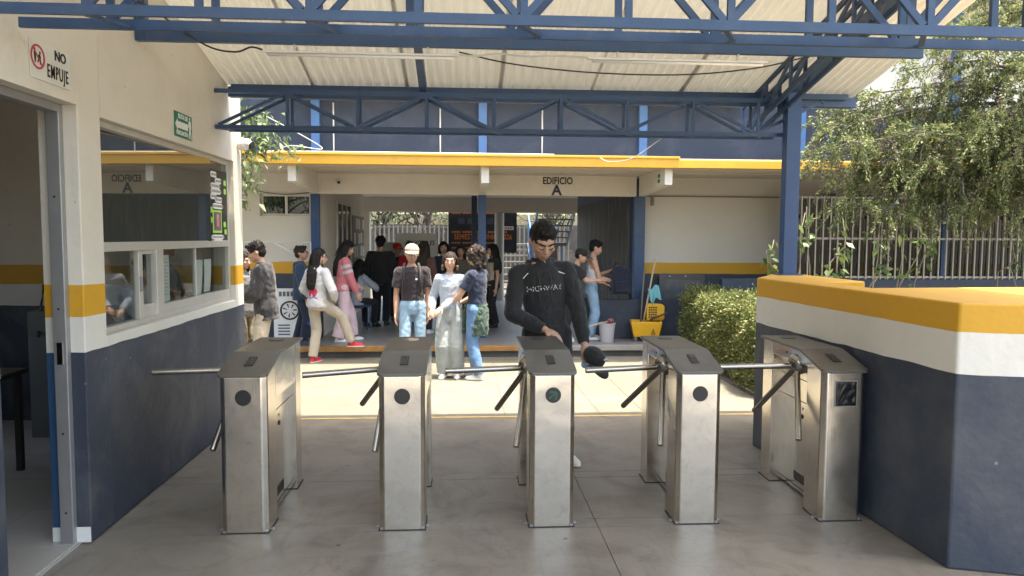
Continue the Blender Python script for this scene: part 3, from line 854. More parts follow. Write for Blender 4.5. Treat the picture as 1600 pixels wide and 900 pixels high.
# tube lights and cables under the canopy
def tube_light(x0, x1, label):
    t = thing("tube_light", label, "light", ((x0 + x1) / 2, 4.90, 2.862), 0, "tube lights under the middle beam")
    h = (x1 - x0) / 2
    MB().box((-h, -0.014, 0), (h, 0.014, 0.014)).build("casing", M_whitepaint, t, bevel=0.004)
    o = MB().tube([(-h + 0.03, 0, -0.011), (h - 0.03, 0, -0.011)], 0.0095, 12).build("tube", pmat("tube_glass", (0.78, 0.76, 0.70), 0.3), t, smooth=True)
    for q in (-h + 0.2, h - 0.2):
        MB().box((q - 0.008, -0.01, 0.0145), (q + 0.008, 0.01, 0.054)).build("bracket", M_cablew, t)
tube_light(-1.27, -0.02, "long white tube light hung under the beam next to the booth")
tube_light(0.82, 2.03, "long white tube light hung under the beam towards the post")
def cable(pts, r, mat, label, cat="cable"):
    # smooth through the points
    P = [Vector(p) for p in pts]
    out = []
    for i in range(len(P) - 1):
        p0, p1, p2, p3 = P[max(i - 1, 0)], P[i], P[i + 1], P[min(i + 2, len(P) - 1)]
        for k in range(6):
            t = k / 6
            out.append(0.5 * ((2 * p1) + (p2 - p0) * t + (2 * p0 - 5 * p1 + 4 * p2 - p3) * t * t + (3 * p1 - p0 - 3 * p2 + p3) * t ** 3))
    out.append(P[-1])
    o = MB().tube(out, r, 6).build("hanging_cable", mat, None, smooth=True)
    return tag(o, label, cat)
cable([(-2.04, 4.75, 3.16), (-1.85, 4.82, 3.05), (-1.62, 4.9, 2.90), (-1.45, 4.93, 2.87), (-1.34, 4.9, 2.895), (-1.27, 4.9, 2.88)], 0.006, M_cable, "dark sagging cable from the booth wall to the first tube light")
cable([(-0.02, 4.93, 2.90), (0.35, 4.98, 2.84), (0.9, 5.0, 2.80), (1.5, 5.0, 2.80), (2.0, 4.97, 2.85), (2.35, 4.93, 2.93)], 0.005, M_cable, "thin dark cable sagging across the roof sheets between tube lights")
cable([(-0.02, 4.90, 2.875), (0.1, 4.88, 2.865), (0.22, 4.89, 2.885), (0.42, 4.88, 2.87), (0.60, 4.89, 2.88), (0.82, 4.90, 2.875)], 0.006, M_cablew, "pale taped wiring joining the two tube lights")

# ------------------------------------------------------------------ low painted wall / planter on the right
pl = thing("low_wall", "low navy, white and yellow banded planter wall beside the turnstiles", "wall", (2.5, 3.55, 0))
poly = [(2.75, 6.45), (2.72, 6.36), (2.385, 5.84), (2.50, 3.55), (5.2, 2.72), (5.2, 4.85), (2.665, 4.64), (2.655, 5.30), (3.02, 5.35), (3.02, 6.45)]
MB().prism([(x - 2.5, y - 3.55) for x, y in poly], 0.0, 1.38).build("wall", M_planter, pl, bevel=0.012, segs=2)
MB().prism([(x - 2.5, y - 3.55) for x, y in [(2.67, 4.66), (5.19, 4.86), (5.19, 6.4), (3.03, 6.4), (3.03, 5.33), (2.67, 5.29)]], 0.0, 1.05).build("soil", pmat("soil", (0.06, 0.045, 0.03), 0.95, var=0.4, vscale=12, bump=0.8), pl)
pp = thing("steel_pipe", "short galvanised steel pipe standing on the yellow wall top", "pipe", (3.86, 4.72, 1.381))
MB().lathe([(0, 0), (0.062, 0), (0.062, 0.56), (0.054, 0.56), (0.054, 0.50), (0, 0.50)], 28).build("tube", steel_mat("galvanised", (0.45, 0.44, 0.42), 0.38, (8, 8, 8)), pp)
MB().lathe([(0.0625, 0.30), (0.065, 0.30), (0.065, 0.335), (0.0625, 0.335)], 28).build("band", M_alud, pp)

# ------------------------------------------------------------------ turnstiles
def make_turnstile(x, yaw_arm, label, variant):
    t = thing("turnstile", label, "turnstile", (x, 4.21, 0), random.uniform(-0.012, 0.012), "row of tripod turnstiles")
    w = 0.132
    # front post: chamfered plan, sloped top
    def post(poly, ztop, nm):
        n = len(poly)
        vs = [(px, py, 0.0) for px, py in poly] + [(px, py, ztop(py)) for px, py in poly]
        fs = [tuple(range(n - 1, -1, -1)), tuple(range(n, 2 * n))] + [(i, (i + 1) % n, n + (i + 1) % n, n + i) for i in range(n)]
        o = MB().add(vs, fs).build(nm, M_steel, t, bevel=0.006, segs=3)
        return o
    zt = lambda y: 0.903 + min(1.0, max(0.0, y) / 0.31) * 0.080
    c = 0.028
    post([(-w + c, 0), (w - c, 0), (w, c), (w, 0.215), (-w, 0.215), (-w, c)], zt, "front_post")
    post([(-w, 0.745), (w, 0.745), (w, 0.93 - c), (w - c, 0.93), (-w + c, 0.93), (-w, 0.93 - c)], lambda y: 0.994, "rear_post")
    cab = MB().box((-0.035, 0.2155, 0.012), (0.085, 0.7445, 0.950)).build("cabinet", M_steel, t)
    for sx in (-1, 1):
        xx = -0.0358 if sx < 0 else 0.0858
        for zz in (0.765, 0.62):
            MB().box((xx - 0.001, 0.217, zz), (xx + 0.001, 0.743, zz + 0.004)).build("door_seam", M_dark, cab)
        for q in range(9):
            MB().box((xx - 0.0012, 0.40 + q * 0.02, 0.075), (xx + 0.0012, 0.408 + q * 0.02, 0.135)).build("vent_slot", M_dark, cab)
        for zz, rr in ((0.575, 0.010), (0.525, 0.016)):
            o = MB().lathe([(0, 0.006), (rr * 0.6, 0.006), (rr, 0.002), (rr, 0)], 16).build("lock", M_polish if rr < 0.012 else M_black, cab)
            o.matrix_local = Matrix.Translation((xx, 0.47, zz)) @ Matrix.Rotation(R(90 * sx), 4, 'Y')
        MB().box((xx - 0.0012, 0.217, 0.035), (xx + 0.0012, 0.743, 0.039)).build("door_seam", M_dark, cab)
    # upper covers
    MB().prism([(0.2155, 0.735), (0.7445, 0.735), (0.7445, 0.984), (0.315, 0.984), (0.2155, 0.956)], w - 0.012, w - 0.001, 'x').build("side_cover", M_polish, t, bevel=0.003)
    sc = MB().prism([(0.2155, 0.905), (0.7445, 0.905), (0.7445, 0.984), (0.315, 0.984), (0.2155, 0.956)], -w + 0.001, -w + 0.016, 'x').build("side_strip", M_polish, t, bevel=0.003)
    MB().box((-w + 0.0165, 0.2155, 0.9), (-0.036, 0.7445, 0.950)).build("top_box", M_steel, t)
    o = MB().lathe([(0, 0.003), (0.007, 0.003), (0.009, 0)], 14).build("key_lock", M_black, sc)
    o.matrix_local = Matrix.Translation((-w + 0.001, 0.52, 0.948)) @ Matrix.Rotation(R(-90), 4, 'Y')
    # lid with rounded front corners, folded at the crease
    lw, r = 0.142, 0.032
    zl = lambda y: 0.918 + min(1.0, (y + 0.014) / 0.325) * 0.084
    def outline(inset=0.0):
        pts = []
        for sx in (-1, 1):
            a0 = 180 if sx < 0 else 270
            for k in range(6):
                a = R(a0 + 90 * k / 5)
                pts.append((sx * (lw - r - inset) + (r) * math.cos(a), -0.014 + inset + r + r * math.sin(a)))
        return pts
    front = outline()
    crease = [(lw, 0.311), (-lw, 0.311)]
    back = [(lw, 0.945), (-lw, 0.945)]
    lid = MB()
    th = 0.016
    vs = [(px, py, zl(py)) for px, py in front + crease + back] + [(px, py, zl(py) - th) for px, py in front + crease + back]
    nf = len(front)
    N = nf + 4
    fs = [tuple(range(nf + 2)), (nf + 1, nf, nf + 2, nf + 3)]
    fs += [tuple(N + i for i in reversed(f)) for f in fs]
    rim = list(range(nf)) + [nf, nf + 2, nf + 3, nf + 1]
    for i in range(len(rim)):
        a, b = rim[i], rim[(i + 1) % len(rim)]
        fs.append((b, a, a + N, b + N))
    lid.add(vs, fs)
    lo = lid.build("lid", M_lid, t, bevel=0.003)
    sl = math.atan(0.084 / 0.325)
    rd = MB().box((-0.024, -0.062, 0.0), (0.024, 0.062, 0.0045)).build("card_reader", M_black, lo, bevel=0.0015)
    rd.location = (0.005, 0.165, zl(0.165) + 0.0005)
    rd.rotation_euler = (sl, 0, 0)
    eye = MB().lathe([(0, 0.0052), (0.010, 0.0052), (0.010, 0.0046), (0, 0.0046)], 14).build("sensor_eye", pmat("sensor_grey", (0.05, 0.05, 0.055), 0.2), lo)
    eye.matrix_local = Matrix.Translation((0.005, 0.165, zl(0.165) + 0.0005)) @ Matrix.Rotation(sl, 4, 'X') @ Matrix.Translation((0, 0.03, 0))
    MB().lathe([(0, 0.004), (0.050, 0.004), (0.053, 0.001), (0.053, 0.0)], 28, (0.0, 0.80, 1.0025)).build(
        "top_disc", M_polish if variant == 'bright' else pmat("disc_brown", (0.05, 0.045, 0.04), 0.35), lo)
    # round indicator on the front, or a patch of black film
    if variant == 'film':
        vs, fs = [], []
        n = 22
        for j in range(n + 1):
            for i in range(n + 1):
                e = 0 if i in (0, n) or j in (0, n) else 1
                u_, v_ = i / n, j / n
                cr = 0.5 + 0.5 * math.sin(9 * u_ + 5 * v_ + 2.2 * math.sin(6 * v_)) * math.cos(7 * v_ - 4 * u_ * u_)
                cr = 0.6 * abs(cr) + 0.4 * abs(math.sin(14 * u_ - 9 * v_ + 3 * math.sin(5 * u_)))
                vs.append((-0.055 + 0.125 * u_, -0.0035 - e * (0.002 + 0.007 * cr), 0.705 + 0.145 * v_))
        for j in range(n):
            for i in range(n):
                a = j * (n + 1) + i
                fs.append((a, a + 1, a + n + 2, a + n + 1))
        fl = MB().add(vs, fs).build("black_film_patch", pmat("black_film", (0.01, 0.01, 0.011), 0.30, var=0.2), t, smooth=True)
        fl["label"] = "crumpled black plastic film taped over the indicator"
        tape = MB()
        for a, b in (((-0.062, 0.698), (0.076, 0.712)), ((-0.062, 0.843), (0.076, 0.857)), ((-0.062, 0.712), (-0.050, 0.843)), ((0.064, 0.712), (0.076, 0.843))):
            tape.box((a[0], -0.0032, a[1]), (b[0], -0.0008, b[1]))
        tape.build("tape", pmat("clear_tape", (0.22, 0.21, 0.19), 0.3), t)
    else:
        ds = MB().lathe([(0, 0.004), (0.044, 0.004), (0.046, 0.0)], 36).build("indicator_disc", pmat("indicator_black", (0.02, 0.02, 0.021), 0.35), t)
        ds.matrix_local = Matrix.Translation((0.003, -0.0005, 0.785)) @ Matrix.Rotation(R(90), 4, 'X')
        if variant == 'arrow':
            em = pmat("led_green", (0.02, 0.14, 0.10), 0.4)
            b = em.node_tree.nodes["Principled BSDF"]
            b.inputs["Emission Color"].default_value = (0.05, 0.8, 0.55, 1); b.inputs["Emission Strength"].default_value = 0.03
            arrow = ["......##", "....####", "..####.#", "#####...", "..####.#", "....####", "......##"]
            arrow = ["...##...", "....##..", ".....##.", "#######.", ".....##.", "....##..", "...##..."]
            leds = MB()
            for rr, row in enumerate(arrow):
                for cc, ch in enumerate(row):
                    if ch == '#':
                        u, v = (cc - 3.5) * 0.0085, (3 - rr) * 0.0085
                        a = R(38)
                        X, Zz = u * math.cos(a) - v * math.sin(a), u * math.sin(a) + v * math.cos(a)
                        leds.box((0.003 + X - 0.0022, -0.0062, 0.785 + Zz - 0.0022), (0.003 + X + 0.0022, -0.0048, 0.785 + Zz + 0.0022))
            leds.build("led_arrow", em, t)
    # foot flange, and added dark pads that draw the contact line
    MB().box((-w - 0.004, -0.005, 0.0004), (w + 0.004, 0.220, 0.0035)).build("contact_pad", M_dark, t)
    MB().box((-w - 0.004, 0.740, 0.0004), (w + 0.004, 0.935, 0.0035)).build("contact_pad", M_dark, t)
    MB().box((-w + 0.004, 0.004, 0.0005), (w - 0.004, 0.213, 0.012)).build("base_plate", M_alud, t)
    for bx_, by_ in ((-w - 0.012, 0.06), (w + 0.012, 0.06)):
        MB().lathe([(0, 0.010), (0.007, 0.010), (0.008, 0.003), (0.014, 0.003), (0.014, 0.0)], 10, (bx_, by_, 0.001)).build("anchor_bolt", M_alud, t)
    # tripod head and arms: axis tilted 45 degrees down and out to the lane
    H = Vector((-0.105, 0.40, 0.885))
    ax = Vector((-1, 0, -1)).normalized()
    rotq = Vector((0, 0, 1)).rotation_difference(ax).to_matrix().to_4x4()
    hub = MB().lathe([(0, 0.045), (0.028, 0.043), (0.046, 0.03), (0.055, 0.008), (0.062, 0.006), (0.062, -0.018), (0.05, -0.02), (0.05, -0.055), (0.058, -0.06), (0.058, -0.085), (0, -0.085)], 30).build("hub", M_arm, t)
    smooth_by_angle(hub, 35)
    hub.matrix_local = Matrix.Translation(H) @ rotq @ Matrix.Diagonal((1.25, 1.25, 1.15, 1))
    for k in range(3):
        v = Matrix.Rotation(R(120 * k) + yaw_arm, 3, ax) @ Vector((-1, 0, 0))
        p0 = H + ax * 0.012 + v * 0.02
        arm = MB().tube([p0, p0 + v * 0.50], 0.0185, 18).build("arm", M_arm, t)
        smooth_by_angle(arm, 50)
        md = arm.modifiers.new("bevel", 'BEVEL'); md.width = 0.003; md.segments = 2; md.limit_method = 'ANGLE'; md.angle_limit = R(50)
    return t
AY = -1
make_turnstile(-1.235, AY * R(9), "steel tripod turnstile closest to the booth wall", 'plain')
make_turnstile(-0.345, AY * R(20), "steel tripod turnstile with a bright disc on its lid, second from the booth", 'bright')
make_turnstile(0.525, AY * R(11), "steel tripod turnstile with green arrow light in front of the black hoodie", 'arrow')
make_turnstile(1.395, AY * R(13), "steel tripod turnstile in front of the hedge and mop bucket", 'plain')
make_turnstile(2.275, AY * R(4), "steel tripod turnstile patched with black film against the banded wall", 'film')
# ------------------------------------------------------------------ school building across the plaza
FL = 0.155
hf = struct(box("hall_floor", (-8.0, 10.47, -0.2), (4.2, 18.6, FL), M_halfl))
stp = box("step_edge", (-8.0, 10.385, FL - 0.075), (1.4, 10.468, FL + 0.002), M_step, hf, bevel=0.008)
stp = box("step_edge", (1.4, 10.385, FL - 0.075), (4.2, 10.468, FL + 0.002), pmat("step_edge_grey", (0.30, 0.28, 0.25), 0.8, var=0.15), hf, bevel=0.008)
box("step_riser", (-8.0, 10.43, -0.05), (4.2, 10.466, FL - 0.0755), M_joint, hf)

sch = thing("school_building", "cream school building with yellow fascia, navy parapet and open entrance hall", "building", (0.3, 11.3, 0))
def sb(name, a, b, mat, bevel=0.0, par=None):
    o = box(name, a, b, mat, None, bevel=bevel)
    o.data.transform(Matrix.Translation(-Vector(sch.location)))
    o.parent = par or sch
    return o
# slab, fascia, beam, cantilever brackets
sb("soffit_slab", (-8.0, 9.76, 2.632), (12.5, 18.3, 2.748), M_soffit)
sb("fascia", (-8.0, 9.66, 2.615), (2.86, 9.76, 2.757), M_fascia, 0.006)
sb("fascia_lip", (-8.0, 9.645, 2.735), (2.86, 9.659, 2.764), M_fascia, 0.003)
sb("fascia", (2.862, 9.70, 2.620), (12.5, 9.76, 2.728), M_fascia, 0.006)
sb("ceiling_batten", (-8, 9.98, 2.622), (12.5, 10.0, 2.631), M_soffit)
sb("ceiling_batten", (-8, 10.55, 2.622), (12.5, 10.57, 2.631), M_soffit)
beam = sb("beam", (-2.19, 11.22, 2.325), (2.66, 11.36, 2.631), M_cream, 0.006)
for i, bx in enumerate((-2.19, 0.30, 2.745)):
    m = MB().prism([(9.765, 2.40), (11.215, 2.325), (11.215, 2.631), (9.765, 2.631)], bx - 0.052, bx + 0.052, 'x')
    m.v = [tuple(Vector(p) - Vector(sch.location)) for p in m.v]
    m.build("bracket", M_cream, sch, bevel=0.006)
text("EDIFICIO", 0.148, M_ink, beam, Vector((1.445, 11.216, 2.545)) - Vector(sch.location), FRONT, bold=0.0035, sx=0.78)
text("A", 0.215, pmat("letter_navy", (0.02, 0.025, 0.06), 0.5), beam, Vector((1.43, 11.214, 2.402)) - Vector(sch.location), FRONT, bold=0.007)
# columns
for cx, w in ((-2.19, 0.062), (0.302, 0.058), (2.72, 0.085)):
    sb("column", (cx - w, 11.24, FL), (cx + w, 11.34, 2.324), M_bluecol if cx < 2 else M_navy, 0.004)
sb("column", (0.19, 15.0, FL), (0.30, 15.11, 2.631), M_navy, 0.004)
# upper storey
sb("parapet", (-9.0, 11.02, 2.749), (13.0, 11.16, 3.66), M_navywall)
sb("upper_wall", (-9.0, 11.05, 3.661), (13.0, 11.16, 5.2), pmat("upper_white", (0.62, 0.61, 0.57), 0.7, var=0.06, vscale=1))
sb("upper_roof_slab", (-9.0, 10.2, 5.2), (13.0, 18.3, 5.36), M_soffit)
sb("rear_upper_wall", (-9.0, 18.2, 2.749), (13.0, 18.3, 5.2), M_soffit)
for cx in (-2.11, 0.30, 2.68, 5.1, 7.5):
    sb("upper_column", (cx - 0.06, 10.94, 2.749), (cx + 0.06, 11.018, 5.19), M_skyblue, 0.003)
for cx in (-1.86, -0.32, 1.18):
    m = MB().tube([(cx - 0.3, 11.005 - 11.3, 2.80), (cx - 0.3, 11.005 - 11.3, 3.62)], 0.011, 8)
    m.build("conduit", M_whitepaint, sch, smooth=True)
m = MB().tube([(-2.6 - 0.3, 9.72 - 11.3, 2.775), (1.2 - 0.3, 9.72 - 11.3, 2.775)], 0.010, 8)
m.build("conduit", M_cablew, sch, smooth=True)
# awning sheet edge under the upper storey windows
n = 260
xs = np.linspace(-2.6, 4.2, n)
vs, fs = [], []
for yy, zz in ((10.45, 3.70), (11.04, 3.80)):
    for x in xs:
        vs.append((x - 0.3, yy - 11.3, zz + 0.012 * math.cos(2 * math.pi * x / 0.09)))
for i in range(n - 1):
    fs.append((i, i + 1, n + i + 1, n + i))
aw = MB().add(vs, fs).build("awning_sheet", M_roof, sch, smooth=True)
md = aw.modifiers.new("t", 'SOLIDIFY'); md.thickness = 0.002
# front walls either side of the hall
sb("front_wall", (-8.0, 11.36, FL), (-3.02, 11.5, 2.631), M_school)
sb("front_wall", (-3.02, 11.36, FL), (-2.26, 11.5, 1.99), M_school)
sb("front_wall", (-3.02, 11.36, 2.33), (-2.26, 11.5, 2.631), M_school)
sb("front_wall", (-2.26, 11.36, FL), (-2.13, 11.5, 2.631), M_school)
sb("front_wall", (2.81, 11.45, 0.0), (12.5, 11.58, 2.631), M_school)
cr = sb("wall_conduit", (2.82, 11.425, 2.335), (5.0, 11.449, 2.352), pmat("conduit_brown", (0.2, 0.17, 0.14), 0.6))
wf = sb("window", (-3.015, 11.40, 1.995), (-2.265, 11.44, 2.03), M_alu)
sb("frame", (-3.015, 11.40, 2.29), (-2.265, 11.44, 2.325), M_alu, par=wf)
for a in (-3.015, -2.66, -2.30):
    sb("frame", (a, 11.40, 2.031), (a + 0.035, 11.44, 2.289), M_alu, par=wf)
M_gdk = glass_mat("dark_glass", (0.012, 0.016, 0.016), 0.16, 0.0)
for a, b in ((-2.98, -2.66), (-2.625, -2.30)):
    sb("pane", (a, 11.418, 2.031), (b, 11.424, 2.289), M_gdk, par=wf)
sb("sill", (-3.05, 11.335, 1.972), (-2.26, 11.3595, 1.993), M_cream, par=wf)
# hall walls, far beam
sb("hall_wall", (-2.30, 11.5, FL), (-2.13, 16.3, 2.631), M_cream)
sb("hall_wall", (2.66, 11.59, FL), (2.80, 17.0, 2.631), M_navy)
M_mural, _n, _l, _b = nodes_of("mural_paint")
_tc = _n.new("ShaderNodeTexCoord"); _mp = _n.new("ShaderNodeMapping"); _mp.inputs["Scale"].default_value = (1, 1.9, 0.42)
_w = _n.new("ShaderNodeTexNoise"); _w.inputs["Scale"].default_value = 2.6; _w.inputs["Detail"].default_value = 7; _w.inputs["Distortion"].default_value = 1.6
_r = _n.new("ShaderNodeValToRGB")
_r.color_ramp.elements[0].position = 0.30; _r.color_ramp.elements[0].color = (0.012, 0.016, 0.026, 1)
_r.color_ramp.elements[1].position = 0.74; _r.color_ramp.elements[1].color = (0.20, 0.175, 0.15, 1)
for p_, c_ in ((0.42, (0.03, 0.045, 0.05, 1)), (0.52, (0.05, 0.045, 0.042, 1)), (0.62, (0.10, 0.095, 0.09, 1))):
    _e = _r.color_ramp.elements.new(p_); _e.color = c_
_l.new(_tc.outputs["Object"], _mp.inputs[0]); _l.new(_mp.outputs[0], _w.inputs["Vector"]); _l.new(_w.outputs["Fac"], _r.inputs[0]); _l.new(_r.outputs[0], _b.inputs["Base Color"])
_b.inputs["Roughness"].default_value = 0.55
mu = sb("mural", (2.652, 11.60, FL + 0.02), (2.658, 16.99, 2.40), M_mural)
mu["label"] = "dark streaky tree-trunk mural painted on the hall wall"
sb("far_beam", (-2.6, 17.9, 2.285), (4.0, 18.1, 2.631), M_soffit)
sb("hall_column", (-2.36, 17.85, FL), (-2.20, 18.05, 2.285), M_cream)
m = MB().lathe([(0.115, 0), (0.115, 2.12)], 24, (0.90 - 0.3, 17.98 - 11.3, FL))
smooth_by_angle(m.build("round_column", pmat("column_grey", (0.42, 0.42, 0.40), 0.6), sch))
# door / glazed screen and board on the left hall wall
gd = sb("glazed_door", (-2.135, 12.75, FL), (-2.10, 14.3, FL + 0.06), M_alud)
for a in (12.75, 13.25, 13.75, 14.26):
    sb("stile", (-2.128, a, FL + 0.061), (-2.10, a + 0.045, 2.25), M_alu, par=gd)
sb("rail", (-2.128, 12.75, 2.251), (-2.10, 14.305, 2.30), M_alu, par=gd)
sb("rail", (-2.122, 12.80, 1.2), (-2.108, 14.26, 1.235), M_alu, par=gd)
for a, b in ((12.796, 13.249), (13.296, 13.749), (13.796, 14.259)):
    sb("pane", (-2.12, a, FL + 0.07), (-2.116, b, 1.199), M_gdk, par=gd)
    sb("pane", (-2.12, a, 1.236), (-2.116, b, 2.249), M_gdk, par=gd)
nb = sb("notice_board", (-2.128, 14.55, 0.95), (-2.10, 16.1, 2.1), pmat("board_grey", (0.22, 0.215, 0.2), 0.7))
for i in range(5):
    for j in range(4):
        a, b = 14.60 + 0.30 * i + random.uniform(0, 0.03), 1.0 + 0.27 * j + random.uniform(0, 0.03)
        sb("notice", (-2.0995, a, b), (-2.096, a + 0.23, b + 0.21), M_paper if (i + j) % 3 else pmat("notice_tan", (0.35, 0.3, 0.24), 0.8), par=nb)
# small fittings
sb("ceiling_lamp", (-0.1, 13.5, 2.605), (0.1, 14.6, 2.631), M_whitepaint)
dome_camera((-1.83, 11.21, 2.50), 0, "small dome camera on the cream beam near the hall column", 0.62)
sgn = thing("exit_sign", "small green and white sign on the cantilever bracket end", "sign", (2.80, 9.95, 2.40))
MB().box((0.0, 0.0, 0.0), (0.006, 0.16, 0.15)).build("plate", M_whitepaint, sgn)
MB().box((0.0065, 0.02, 0.085), (0.008, 0.14, 0.135)).build("green_panel", M_green, sgn)
MB().box((0.0065, 0.02, 0.015), (0.008, 0.14, 0.065)).build("green_panel", M_green, sgn)
sgn.location = (2.6915 - 0.008, 9.95, 2.44)
sgn.rotation_euler = (0, 0, R(180)); sgn.location = (2.692, 10.12, 2.43)
lamp = thing("wall_lamp", "small grey lamp on a bent arm under the bracket by the cream wall", "lamp", (2.93, 11.42, 2.33))
MB().tube([(0, 0, 0), (0, -0.06, 0.01), (0, -0.10, -0.02)], 0.012, 8).build("arm", M_alud, lamp, smooth=True)
smooth_by_angle(MB().lathe([(0, 0.02), (0.02, 0.02), (0.03, -0.04), (0.028, -0.12), (0, -0.12)], 16, (0, -0.11, -0.02)).build("lamp_head", pmat("lamp_brown", (0.22, 0.17, 0.13), 0.5), lamp))
cable([(-2.6, 9.62, 2.74), (-2.3, 9.3, 2.72), (-2.0, 8.9, 2.75), (-1.75, 9.5, 2.80), (-2.3, 9.0, 3.1)], 0.006, M_cablew, "white service cable strung from the leafy tree to the fascia")
cable([(-3.1, 11.34, 2.37), (-2.9, 11.33, 2.34), (-2.65, 11.33, 2.315), (-2.4, 11.33, 2.335), (-2.26, 11.33, 2.345)], 0.006, M_cable, "dark cable drooping above the small school window")
cable([(1.75, 6.5, 2.57), (1.72, 7.5, 2.50), (1.75, 8.8, 2.60), (1.8, 9.64, 2.73)], 0.005, M_cablew, "white cable strung from the far truss to the yellow fascia")

# ------------------------------------------------------------------ behind the hall: banner, stairs, fence, yard
bn = thing("banner", "dark hanging banner with orange lettering behind the hall", "banner", (0.52, 18.45, 1.30))
M_ban = pmat("banner_dark", (0.022, 0.024, 0.036), 0.6, var=0.5, vscale=5)
M_or = pmat("banner_orange", (0.60, 0.20, 0.06), 0.6)
MB().box((-0.86, 0, 0), (0.84, 0.008, 1.05)).build("sheet", M_ban, bn)
text("SEMESTRE JUNIO 2026", 0.185, M_or, bn, (0, -0.004, 0.39), FRONT, bold=0.003, sx=0.80)
for zc, hh, seg in ((0.985, 0.05, 26), (0.515, 0.045, 30), (0.245, 0.04, 24), (0.12, 0.03, 20)):
    xx = -0.78
    for q_ in range(seg):
        wq = random.uniform(0.025, 0.05)
        if q_ % 6 != 5:
            MB().box((xx, -0.003, zc - hh / 2), (xx + wq, -0.001, zc + hh / 2)).build("small_print", M_or, bn)
        xx += wq + 0.012
hb = MB().box((0.42, -0.006, 0.57), (0.76, -0.002, 0.66)).build("headline_box", M_paper, bn)
for q_ in range(7):
    MB().box((0.45 + q_ * 0.042, -0.008, 0.595), (0.478 + q_ * 0.042, -0.0062, 0.635)).build("small_print", M_red, hb)
for (a, c) in ((-0.62, 0.8), (-0.40, 0.8), (-0.15, 0.8), (0.1, 0.8)):
    MB().box((a, -0.005, c - 0.09), (a + 0.16, -0.002, c + 0.06)).build("photo", pmat("banner_photo", (0.06, 0.07, 0.10), 0.5, var=0.8, vscale=16), bn)
st = thing("staircase", "navy steel staircase with open treads behind the hall", "staircase", (2.0, 18.9, 0.0))
M_tread = pmat("tread_concrete", (0.13, 0.125, 0.12), 0.8)
for k in range(8):
    MB().box((-1.02, 0.28 * k, 0.16 + 0.165 * k), (-0.14, 0.28 * k + 0.27, 0.20 + 0.165 * k)).build("tread", M_tread, st)
for k in range(9):
    MB().box((0.02, 1.96 - 0.28 * k + 0.3, 1.50 + 0.165 * k), (0.98, 2.23 - 0.28 * k + 0.3, 1.54 + 0.165 * k)).build("tread", M_tread, st)
MB().box((-1.02, 2.26, 1.44), (0.98, 3.1, 1.50)).build("landing", M_tread, st)
for sx in (-1.06, -0.12):
    MB().bar((sx, -0.05, 0.10), (sx, 2.3, 1.48), 0.04, 0.16).build("stringer", M_navy, st)
for sx in (0.0, 1.0):
    MB().bar((sx, 2.3, 1.50), (sx, -0.1, 2.92), 0.04, 0.16).build("stringer", M_navy, st)
for sx in (-1.06, -0.12):
    MB().bar((sx, -0.05, 1.05), (sx, 2.3, 2.40), 0.035, 0.035).build("handrail", M_skyblue, st)
    for k in range(9):
        MB().bar((sx, 0.28 * k, 0.2 + 0.165 * k), (sx, 0.28 * k, 1.06 + 0.162 * k), 0.02, 0.02).build("baluster", M_skyblue, st)
for k in range(4):
    MB().box((0.05 + 0.25 * k, 3.05, 1.5), (0.07 + 0.25 * k, 3.07, 2.1)).build("baluster", M_skyblue, st)
for sx, sy in ((-1.02, 3.05), (0.94, 3.05)):
    MB().box((sx, sy, 0), (sx + 0.05, sy + 0.05, 1.44)).build("post", M_navy, st)
yard = struct(box("yard_ground", (-12, 18.6, -0.02), (14, 45, 0.004), pmat("yard_earth", (0.09, 0.08, 0.065), 0.9, var=0.3, vscale=2)))
def bar_fence(name, label, x0, x1, y, z0, z1, step, mat, rails, r=0.009, posts=()):
    t = thing(name, label, "fence", (x0, y, 0))
    for z in rails:
        MB().box((0, -0.012, z - 0.014), (x1 - x0, 0.012, z + 0.014)).build("rail", mat, t)
    me = MB().box((-r, -r - 0.022, z0), (r, r - 0.022, z1)).mesh("bar")
    me.materials.append(mat)
    k = 0
    while x0 + 0.05 + k * step < x1:
        o = link("bar", me, None, t)
        o.location = (0.05 + k * step, 0, 0)
        k += 1
    for px in posts:
        MB().box((px - x0 - 0.045, 0.014, 0), (px - x0 + 0.045, 0.10, z1 + 0.03)).build("post", M_navy, t)
    return t
bar_fence("yard_fence", "pale barred fence across the yard behind the hall", -5.0, 3.6, 24.0, 0.45, 2.06, 0.145, M_yardbar, (0.5, 1.25, 2.0), 0.022)
bwl = box("yard_wall", (-12, 27.0, 0.0), (14, 27.25, 2.50), band_mat("yard_wall_cream_and_shade", [(0, (0.035, 0.035, 0.033)), (2.12, (0.25, 0.21, 0.15))]))  # dark lower band puts the shade behind the fence into the colour
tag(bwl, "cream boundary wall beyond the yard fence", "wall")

# hall furniture
vt = thing("voting_screen", "tall white cardboard screen printed TU VOTO ES on a hall table", "screen", (-0.86, 14.05, FL))
M_card = pmat("card_white", (0.62, 0.62, 0.58), 0.7, var=0.05)
MB().box((-0.37, 0, 0.75), (0.39, 0.012, 1.60)).build("front_panel", M_card, vt)
MB().box((-0.37, 0.013, 0.75), (-0.358, 0.5, 1.60)).build("side_panel", M_card, vt)
MB().box((0.378, 0.013, 0.75), (0.39, 0.5, 1.60)).build("side_panel", M_card, vt)
text("TU VOTO ES", 0.115, M_ink, vt, (0.08, -0.003, 1.42), FRONT, bold=0.002, sx=0.8)
text("LIBRE", 0.115, M_ink, vt, (0.08, -0.003, 1.26), FRONT, bold=0.002, sx=0.8)
v2 = thing("voting_screen", "smaller pale card screen standing behind the black-clad man", "screen", (-1.42, 15.2, FL))
MB().box((-0.30, 0, 0.70), (0.28, 0.012, 1.42)).build("front_panel", M_card, v2)
MB().box((-0.30, 0.013, 0.70), (-0.288, 0.4, 1.42)).build("side_panel", M_card, v2)
